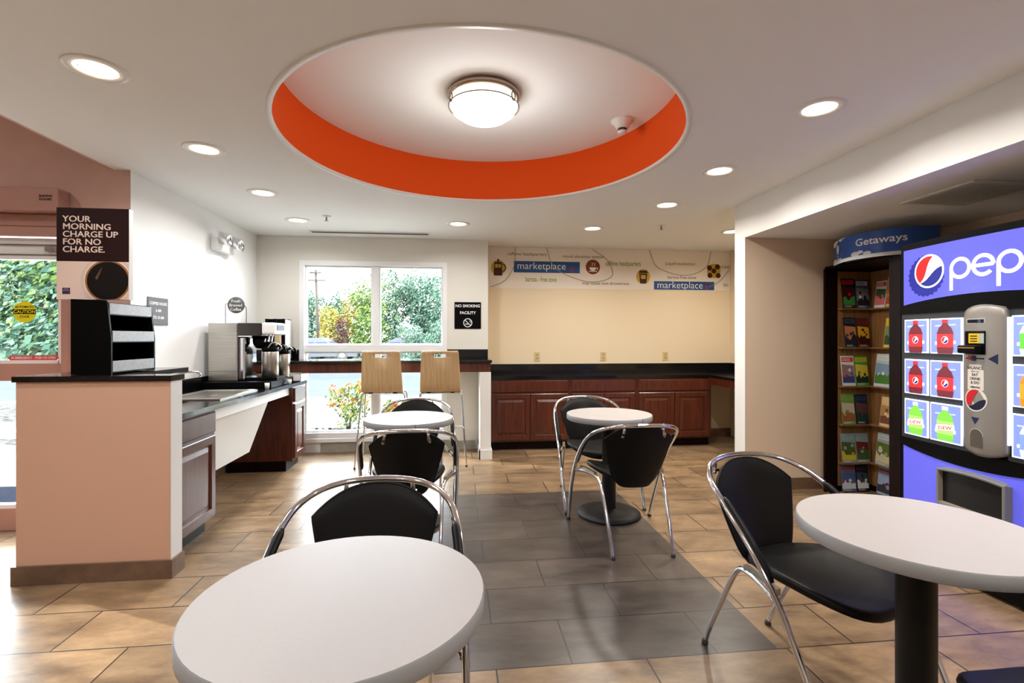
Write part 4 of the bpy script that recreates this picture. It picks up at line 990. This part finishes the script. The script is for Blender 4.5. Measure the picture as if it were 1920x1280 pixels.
# charcoal surround of the selection buttons
SUR = flat('charcoal_panel', (58, 62, 64), .4)
b = MB(); cpanel(b, VC + .07, YF - .012, .705, 1.443, .004, SUR, .01); cpanel(b, YN + .012, VC - .112, .705, 1.443, .004, SUR, .01); b.build('selection_surround', vm)
BTN = glow('button_blue', (112, 128, 216), .75); BED = glow('button_edge', (226, 232, 255), .9)
COLA = [flat('cola_dark', (60, 24, 26), .2), glow('label_red', (214, 50, 56), .3)]
def bottle2(b, cy, cz, kind, off):
    mp = lambda d: (lambda x, y, z=0: (VX(cy - x, off + d), cy - x, cz + y))
    mp0 = mp; mp = lambda d: (lambda x, y, z=0: mp0(d)(x * 1.45, y * 1.08))
    body = [(-.030, -.088, 0), (.030, -.088, 0), (.034, -.06, 0), (.030, -.02, 0), (.034, .015, 0), (.026, .042, 0), (.011, .062, 0), (.011, .085, 0), (-.011, .085, 0), (-.011, .062, 0), (-.026, .042, 0), (-.034, .015, 0), (-.030, -.02, 0), (-.034, -.06, 0)]
    main, lab = {'cola': (glow('cola_glow', (112, 40, 52), .35), glow('label_red', (224, 56, 60), .4)), 'dew': (glow('lime_glow', (118, 196, 70), .5), glow('lime_label', (160, 220, 110), .5)), 'orange': (glow('orange_glow', (240, 130, 30), .5), glow('orange_label', (250, 150, 40), .5)), 'green': (glow('clear_glow', (206, 232, 226), .5), glow('green_label', (96, 190, 60), .5)), 'water': (glow('water_glow', (214, 228, 250), .6), glow('water_label', (120, 150, 220), .5))}[kind]
    b.poly(body, main, mp(0))
    b.poly([(-.033, -.055, 0), (.033, -.055, 0), (.0335, .012, 0), (-.0335, .012, 0)], lab, mp(.0006)); b.poly([(-.012, .068, 0), (.012, .068, 0), (.012, .086, 0), (-.012, .086, 0)], WHT if kind != 'cola' else lab, mp(.0006))
    if kind == 'cola': 
        globe(b, 0, 0, .018, 0, .1, mapf=lambda s0, z0, o_: (lambda x, y, z=0: (VX(cy - x, off + o_ + .0012), cy - x, cz - .02 + y)))
    elif kind == 'dew':
        b.poly([(-.04, -.04, 0), (.038, -.028, 0), (.036, .0, 0), (-.036, -.012, 0)], WHT, mp(.0012)); b.text('DEW', .024, lambda x, y: mp(.0018)(x, y - .03 + x * .15), glow('label_red', (224, 56, 60), .4), align='CENTER', bold=.03)
    elif kind == 'orange': b.text('C', .05, lambda x, y: mp(.0012)(x, y - .04), WHT, align='CENTER', bold=.04)
cols = {'far': ((VC + .445, VC + .325, .155), (VC + .262, VC + .135, .0)), 'near': ((VC - .14, VC - .29, 0), (VC - .33, VC - .46, 0))}
YC = [(2.688, 2.525), (2.510, 2.325), (2.09, 1.925), (1.91, 1.745)]
ZC = [(1.212, 1.407), (.970, 1.174), (.728, .938)]
kinds = [['cola', 'cola', 'green', 'cola'], ['cola', 'cola', 'orange', 'cola'], ['dew', 'dew', 'water', 'water']]
for r_, (z0, z1) in enumerate(ZC):
    for c_, (ya, yb) in enumerate(YC):
        yl, yh = min(ya, yb), max(ya, yb)
        b = MB(); cpanel(b, yl, yh, z0, z1, .012, BED, .01, 6); o = b.build('selection_button', vm)
        b = MB(); cpanel(b, yl + .007, yh - .007, z0 + .007, z1 - .007, .0135, BTN, .002, 6)
        mid = (yl + yh) / 2
        mp = lambda x, y, z=0, mid=mid, z0=z0: (VX(mid - x, .0142), mid - x, z0 + y)
        b.poly([(-.06, .05, 0), (.06, .055, 0), (.06, .072, 0), (-.06, .066, 0)], BED, mp); b.poly([(-.06, .15, 0), (.06, .155, 0), (.06, .162, 0), (-.06, .158, 0)], glow('button_pale', (170, 182, 240), .7), mp)
        bottle2(b, mid, (z0 + z1) / 2 - .002, kinds[r_][c_], .0148); b.build('bottle_picture', o, recalc=False)
# curved black trims above and below
b = MB(); cpanel(b, YN + .005, YF - .004, 1.443, zarch, .012, M['black'], .012); b.build('trim_band', vm)
zdip = lambda y: .668 - .048 * (1 - ((y - 2.3) / .45) ** 2)
b = MB(); cpanel(b, YN + .005, YF - .004, zdip, .705, .014, M['black'], .014); b.build('trim_band', vm)
b = MB(); cpanel(b, YN + .035, YF - .028, .10, zdip, .008, glow('vending_lower_blue', (96, 98, 226), .3), .008); b.build('lower_panel', vm)
# silver control column
SIL = mat('silver_plastic', (150, 146, 142), .38, .35)
KC0, KC1 = 2.302, 2.104; KM = (KC0 + KC1) / 2
def kx(y, off=0): return VX(KM) - .028 - .02 * (1 - ((y - KM) / .1) ** 2) - off
b = MB(); NY = 14; R = []
for z, k in ((.722, .93), (.74, .985), (.78, 1), (1.40, 1), (1.435, .97), (1.45, .9)):
    rr_ = []
    for i in range(NY + 1):
        y = KC1 + (KC0 - KC1) * i / NY; rr_.append((kx(y) if k == 1 else kx(y, -.012 * (1 - k) * 10), KM + (y - KM) * k, z + (.018 * (1 - ((y - KM) / .1) ** 2) if z > 1.39 else 0) - (.02 * (1 - ((y - KM) / .1) ** 2) if z < .76 else 0)))
    rr_ += [(VX(KM) + .005, KM + (KC0 - KM) * k, z), (VX(KM) + .005, KM + (KC1 - KM) * k, z)]
    R.append(rr_)
b.rings(R, SIL, True); kc = b.build('control_column', vm)
def kmap(y0, z0, off=.001): return lambda x, y, z=0: (kx(y0 - x, off), y0 - x, z0 + y)
def krect(b, y0, z0, w_, h_, m, off=.001): b.add([(-w_ / 2 + w_ * i / 6, s_ * h_ / 2, 0) for s_ in (-1, 1) for i in range(7)], [(i, i + 1, i + 8, i + 7) for i in range(6)], m, False, kmap(y0, z0, off))
b = MB(); krect(b, KM + .025, 1.385, .098, .026, flat('display_rim', (190, 190, 192))); krect(b, KM + .025, 1.384, .088, .018, flat('display_dark', (20, 18, 44), .15), .0018); b.build('display', kc, recalc=False)
b = MB(); b.box(kx(KM) - .006, kx(KM) + .02, KM - .025, KM + .072, 1.215, 1.335, M['black'], b=.004); b.box(kx(KM) - .045, kx(KM) - .004, KM - .018, KM + .078, 1.22, 1.262, M['black'], b=.008)
b.box(kx(KM) - .047, kx(KM) - .044, KM - .01, KM + .068, 1.247, 1.251, flat('slot_amber', (190, 140, 70))); b.build('bill_acceptor', kc)
b = MB(); ybm = kx(KM) - .0075
b.box(ybm, ybm + .001, KM + .0, KM + .05, 1.272, 1.322, flat('note_yellow', (226, 190, 30))); b.box(ybm, ybm + .001, KM - .024, KM - .0, 1.272, 1.322, flat('note_grey', (176, 184, 176)))
for k in range(3): b.box(ybm - .0006, ybm, KM + .008, KM + .042, 1.28 + .013 * k, 1.285 + .013 * k, M['black'])
b.build('bill_label', kc)
b = MB(); krect(b, KM + .03, 1.195, .1, .006, M['black']); krect(b, KM + .055, 1.197, .02, .022, flat('card_red', (170, 40, 50)), .0016); krect(b, KM + .03, 1.196, .02, .026, flat('card_navy', (40, 40, 90)), .0018); b.poly([(.0, 0, 0), (.04, .026, 0), (.04, -.026, 0)], flat('arrow_navy', (40, 44, 84)), kmap(KM - .035, 1.195)); b.build('card_mark', kc, recalc=False)
b = MB(); krect(b, KM + .025, 1.095, .085, .12, flat('balance_white', (226, 222, 216))); krect(b, KM + .025, 1.095, .065, .14, flat('balance_white', (226, 222, 216)), .0011)
for i, (t_, s_) in enumerate((('BALANCE', .02), ('WHAT YOU', .008), ('EAT', .019), ('DRINK', .019), ('& DO', .019), ('calories', .017))): b.text(t_, s_, kmap(KM + .025, 1.14 - (0, .014, .034, .054, .074, .095)[i], .0018), M['black'], align='CENTER', bold=.02)
b.build('balance_sticker', kc, recalc=False)
b = MB(); globe(b, 0, 0, .052, .0, 0, flat('decal_red', (206, 36, 46)), flat('decal_navy', (30, 34, 62)), flat('decal_white', (236, 232, 228)), mapf=lambda s0, z0, o_: (lambda x, y, z=0: kmap(KM + .025, .985, .0014 + o_)(x, y))); b.build('globe_decal', kc, recalc=False)
b = MB(); b.poly([(-.022, .016, 0), (.022, .016, 0), (0, -.02, 0)], flat('arrow_navy', (40, 44, 84)), kmap(KM + .025, .88)); b.build('coin_arrow', kc, recalc=False)
b = MB(); b.add(*arc_strip(0, .03, 0, .032, 0, pi), flat('coin_cup_dark', (92, 84, 76), .5), False, kmap(KM + .02, .775)); krect(b, KM + .02, .775, .064, .06, flat('coin_cup_dark', (92, 84, 76), .5)); b.add(*arc_strip(0, .03, .032, .036, 0, pi), flat('display_rim', (190, 190, 192)), False, kmap(KM + .02, .775, .002)); b.build('coin_return', kc, recalc=False)
for yl in (KC0 + .006, KC1 - .006):
    b = MB(); b.box(VX(KM) - .02, VX(KM) + .004, yl - .004, yl + .004, .78, 1.40, BED); b.build('light_strip', vm)
# delivery door
GRY = flat('delivery_grey', (126, 128, 128), .4)
b = MB(); ya, yb = 2.09, 2.447
ztop = lambda y: .590 + .014 * (1 - ((y - 2.27) / .18) ** 2)
def fr(inset, off, n=14):
    P = []
    for i in range(n + 1): y = ya + inset + (yb - ya - 2 * inset) * i / n; P.append((VX(y, off), y, .388 + inset + (.012 if inset == 0 and i in (0, n) else 0)))
    for i in range(n + 1): y = yb - inset - (yb - ya - 2 * inset) * i / n; P.append((VX(y, off), y, ztop(y) - inset - (.012 if inset == 0 and i in (0, n) else 0)))
    return P
b.rings([fr(0, .008), fr(.004, .042), fr(.010, .046), fr(.018, .044)], GRY, False, False, False); dd = b.build('delivery_frame', vm)
b = MB(); b.rings([fr(.018, .044), fr(.020, .018)], flat('delivery_inner', (150, 138, 126), .5), False, False, False)
cpanel(b, ya + .018, yb - .018, .405, lambda y: ztop(y) - .016, .016, flat('delivery_dark', (34, 33, 34), .3), .003)
b.build('delivery_flap', vm)

# ================================================================== BROCHURE RACK
rk = thing('brochure_rack', 'dark wooden brochure rack with a curved blue header sign', 'rack', (0, 0, 0))
RX0, RX1, RY0, RY1 = 3.09, 3.52, 3.13, 3.86
zs = [.0, .252, .575, .896, 1.22, 1.548]
b = MB(); BW = M['black_wood']; SHW = wood_mat('shelf_wood', (120, 84, 48), (150, 110, 66), .45)
b.box(RX0, RX1, RY1 - .02, RY1, 0, 1.88, BW); b.box(RX1 - .02, RX1, RY0, RY1 - .02, 0, 1.88, BW); b.box(RX0, RX1, RY0, RY0 + .02, 0, 1.88, BW); b.box(RX0, RX1, RY0, RY1, 1.88, 1.90, BW)
b.build('carcass', rk)
b = MB(); b.box(RX1 - .024, RX1 - .02, RY0 + .02, RY1 - .024, .05, 1.86, SHW); b.box(RX0 + .1, RX1 - .024, RY1 - .024, RY1 - .02, .05, 1.86, SHW); b.build('lining', rk)
for y in ((RY1 - .02, RY1), (RY0, RY0 + .09)):
    b = MB(); b.box(RX0 - .012, RX0 + (.1 if y[1] == RY1 else .02), y[0] - .002, y[1] + .001, 0, 1.88, BW); b.build('post', rk)
for z in zs[1:]:
    b = MB(); b.prism([(RX0 + .1, RY1 - .024), (RX0 + .1, RY1 - .075), (RX1 - .075, RY1 - .075), (RX1 - .075, RY0 + .02), (RX1 - .024, RY0 + .02), (RX1 - .024, RY1 - .024)], 'z', z - .012, z, SHW); b.build('shelf', rk)
hd = [(3.045, 3.70), (2.965, 3.50), (2.965, 3.34), (3.02, 3.20), (3.13, 3.10), (3.30, 3.05)]
HP = smooth_path([(x, y, 0) for x, y in hd], 8)
def hz(t): return 1.875, 2.075
b = MB(); HB = flat('header_blue', (52, 90, 168), .3)
b.rings([[(p.x, p.y, 1.885), (p.x, p.y, 2.075), (p.x + .012, p.y + .006, 2.075), (p.x + .012, p.y + .006, 1.885)] for p in HP], HB, False)
for p in ((3.11, 3.7), (3.12, 3.15)): b.box(p[0] - .02, p[0] + .02, p[1] - .01, p[1] + .01, 1.88, 2.0, BW)
hdr = b.build('header_sign', rk)
Lh = [0]
for i in range(1, len(HP)): Lh.append(Lh[-1] + (HP[i] - HP[i - 1]).length)
def hmap(s0, z0, off=.002):
    def f(x, y, z=0):
        s_ = max(0, min(Lh[-1] - 1e-4, s0 + x)); i = max(k for k in range(len(Lh)) if Lh[k] <= s_); i = min(i, len(HP) - 2)
        u = (s_ - Lh[i]) / (Lh[i + 1] - Lh[i]); p = HP[i].lerp(HP[i + 1], u); t = (HP[i + 1] - HP[i]).normalized()
        return (p.x + t.y * off, p.y - t.x * off, z0 + y)
    return f
b = MB(); b.text('Getaways', .075, hmap(.33, 1.982), M['whiteplastic'], bold=.012, sx=1.12); b.build('lettering', hdr, recalc=False)
PALE = flat('header_pale', (214, 220, 222))
b = MB(); m1 = hmap(.0, 1.885)
for k in range(24): s_ = .005 + k * .029; b.poly([(s_, 0, 0), (s_ + .03, 0, 0), (s_ + .03, .026, 0), (s_, .026, 0)], PALE, hmap(.0, 1.885, .005))
for s_, z_, r in ((.03, .03, .022), (.07, .035, .012), (.12, .03, .02), (.16, .032, .014), (.33, .04, .03), (.37, .05, .02), (.42, .035, .024), (.03, .16, .035), (.07, .18, .028), (.16, .185, .03), (.21, .19, .02)): b.poly([(s_ + r * 1.2 * cos(a), z_ + r * .6 * sin(a) - (0 if z_ < .1 else .0), 0) for a in [2 * pi * i / 14 for i in range(14)]], PALE, lambda x, y, z: hmap(0, 1.885, .004)(x, min(.187, max(0, y))))
b.poly([(.105 + .03 * cos(a) * (1 if sin(a) > 0 else 1 + .45 * sin(a)), .115 + .034 * sin(a) * (1 if sin(a) > 0 else 1.3), 0) for a in [2 * pi * i / 24 for i in range(24)]], PALE, hmap(.0, 1.885, .005))
b.poly([(.097, .062, 0), (.113, .062, 0), (.112, .05, 0), (.098, .05, 0)], PALE, hmap(.0, 1.885, .005)); b.build('balloon_scene', hdr, recalc=False)
# brochures
rb = random.Random(12)
def brochure(wall, a0, wd, z, h, cols_, label):
    """wall 'f': stands against the far panel (faces -Y); 'b': against the rear panel (faces -X)"""
    b = MB(); tilt = .03
    if wall == 'f': loc = (a0, RY1 - .030, z + .001); mp = lambda x, y, d: (x, -.004 - d - (h - y) * .12, y)
    else: loc = (RX1 - .030, a0, z + .001); mp = lambda x, y, d: (-.004 - d - (h - y) * .12, -x, y)
    base, band, pic, pic2 = [flat('print_%d_%d_%d' % c, c, .35) for c in cols_]
    b.box(0, wd, 0, h, 0, .004, base, mp=lambda x, y, z: mp(x, y, z))
    mq = lambda d: (lambda x, y, z=0: mp(x, y, .004 + d))
    b.poly([(.006, h * .80, 0), (wd - .006, h * .80, 0), (wd - .006, h * .95, 0), (.006, h * .95, 0)], band, mq(.0005))
    # photograph: soft hills, discs
    b.poly([(.004, h * .1, 0), (wd - .004, h * .1, 0), (wd - .004, h * .68, 0), (.004, h * .72, 0)], pic, mq(.0004))
    P = [(.004, h * .1, 0)] + [(.004 + (wd - .008) * i / 8, h * (.25 + .2 * rb.random()), 0) for i in range(9)] + [(wd - .004, h * .1, 0)]
    for i in range(1, 9): b.poly([(P[i][0], h * .1, 0), (P[i + 1][0], h * .1, 0), P[i + 1], P[i]], pic2, mq(.0008))
    for k in range(3): b.poly(disc2(wd * rb.uniform(.2, .8), h * rb.uniform(.3, .6), wd * rb.uniform(.07, .14), 14), (band, base, pic2)[k], mq(.0012 + .0003 * k))
    for k in range(2): b.poly([(.012, h * (.84 + .05 * k), 0), (wd * rb.uniform(.6, .9), h * (.84 + .05 * k), 0), (wd * .7, h * (.86 + .05 * k), 0), (.012, h * (.86 + .05 * k), 0)], base, mq(.001))
    for k in range(3): b.poly([(.01, h * (.03 + .02 * k), 0), (wd * rb.uniform(.5, .92), h * (.03 + .02 * k), 0), (wd * .6, h * (.036 + .02 * k), 0), (.01, h * (.036 + .02 * k), 0)], M['whiteplastic'], mq(.001))
    o = b.build('brochure', loc=loc, recalc=False); tag(o, label, 'brochure', 'travel brochures on the rack')
K = (20, 22, 30); Wt = (226, 226, 222)
brochure('f', 3.205, .115, zs[5], .25, (K, (200, 30, 36), (60, 18, 20), (60, 140, 60)), 'black brochure with red title at left of the top rack row')
brochure('f', 3.335, .115, zs[5], .24, ((60, 84, 120), Wt, (120, 122, 126), (30, 30, 34)), 'grey and blue brochure in the rack corner of the top row')
brochure('b', 3.76, .10, zs[5], .22, (Wt, (200, 60, 70), (60, 90, 60), (210, 110, 120)), 'white picture strip brochure on the rear panel of the top row')
brochure('b', 3.65, .10, zs[5], .25, ((214, 170, 80), (230, 190, 90), (200, 140, 90), (180, 80, 50)), 'orange brochure at right end of the top rack row')
brochure('f', 3.225, .11, zs[4], .25, ((24, 30, 46), (60, 70, 90), (200, 128, 84), (30, 36, 54)), 'navy brochure with orange photo in the second rack row')
brochure('f', 3.345, .11, zs[4], .245, ((90, 30, 30), (110, 40, 40), (226, 176, 40), (60, 20, 20)), 'maroon and yellow sunset brochure in the second rack row')
brochure('b', 3.67, .11, zs[4], .24, ((222, 190, 60), (230, 200, 70), (120, 150, 110), (60, 90, 60)), 'yellow brochure at right of the second rack row')
brochure('f', 3.20, .118, zs[3], .25, (Wt, (210, 60, 50), (150, 120, 120), (60, 70, 130)), 'white brochure with red title in the third rack row')
brochure('f', 3.325, .118, zs[3], .25, ((70, 150, 50), (210, 180, 40), (220, 190, 60), (40, 40, 40)), 'green and yellow brochure in the third rack row')
brochure('b', 3.76, .16, zs[3], .27, ((190, 206, 214), Wt, (130, 160, 190), (80, 130, 60)), 'pale landscape brochure at right of the third rack row')
brochure('f', 3.20, .12, zs[2], .25, ((110, 150, 70), (120, 160, 80), (190, 180, 160), (150, 90, 60)), 'green brochure with pale photo in the fourth rack row')
brochure('f', 3.33, .11, zs[2], .245, ((22, 34, 60), (40, 60, 100), (90, 60, 60), (30, 60, 50)), 'dark blue brochure in the fourth rack row')
brochure('b', 3.71, .12, zs[2], .24, ((220, 190, 130), (230, 200, 150), (180, 140, 90), (120, 80, 60)), 'sandy yellow brochure at right of the fourth rack row')
brochure('f', 3.198, .13, zs[1], .24, ((130, 150, 150), (140, 160, 166), (70, 90, 40), (200, 180, 50)), 'green photo brochure at left of the fifth rack row')
brochure('f', 3.332, .12, zs[1], .24, ((130, 150, 150), (140, 160, 166), (110, 30, 30), (60, 90, 40)), 'red photo brochure in the rack corner of the fifth row')
brochure('b', 3.75, .15, zs[1], .26, ((150, 160, 160), (190, 200, 206), (90, 110, 50), (200, 190, 150)), 'olive green brochure at right of the fifth rack row')
brochure('f', 3.20, .13, zs[0] + .01, .215, ((90, 100, 130), (150, 60, 70), (70, 90, 140), (200, 206, 216)), 'blue mountain brochure on the lowest rack row')
brochure('f', 3.338, .11, zs[0] + .01, .215, ((26, 28, 34), (50, 50, 56), (60, 70, 80), (220, 220, 220)), 'black and white brochure in the corner of the lowest rack row')
brochure('b', 3.74, .14, zs[0] + .01, .215, ((130, 150, 180), (120, 30, 30), (150, 170, 200), (60, 60, 70)), 'pale blue brochure at right of the lowest rack row')
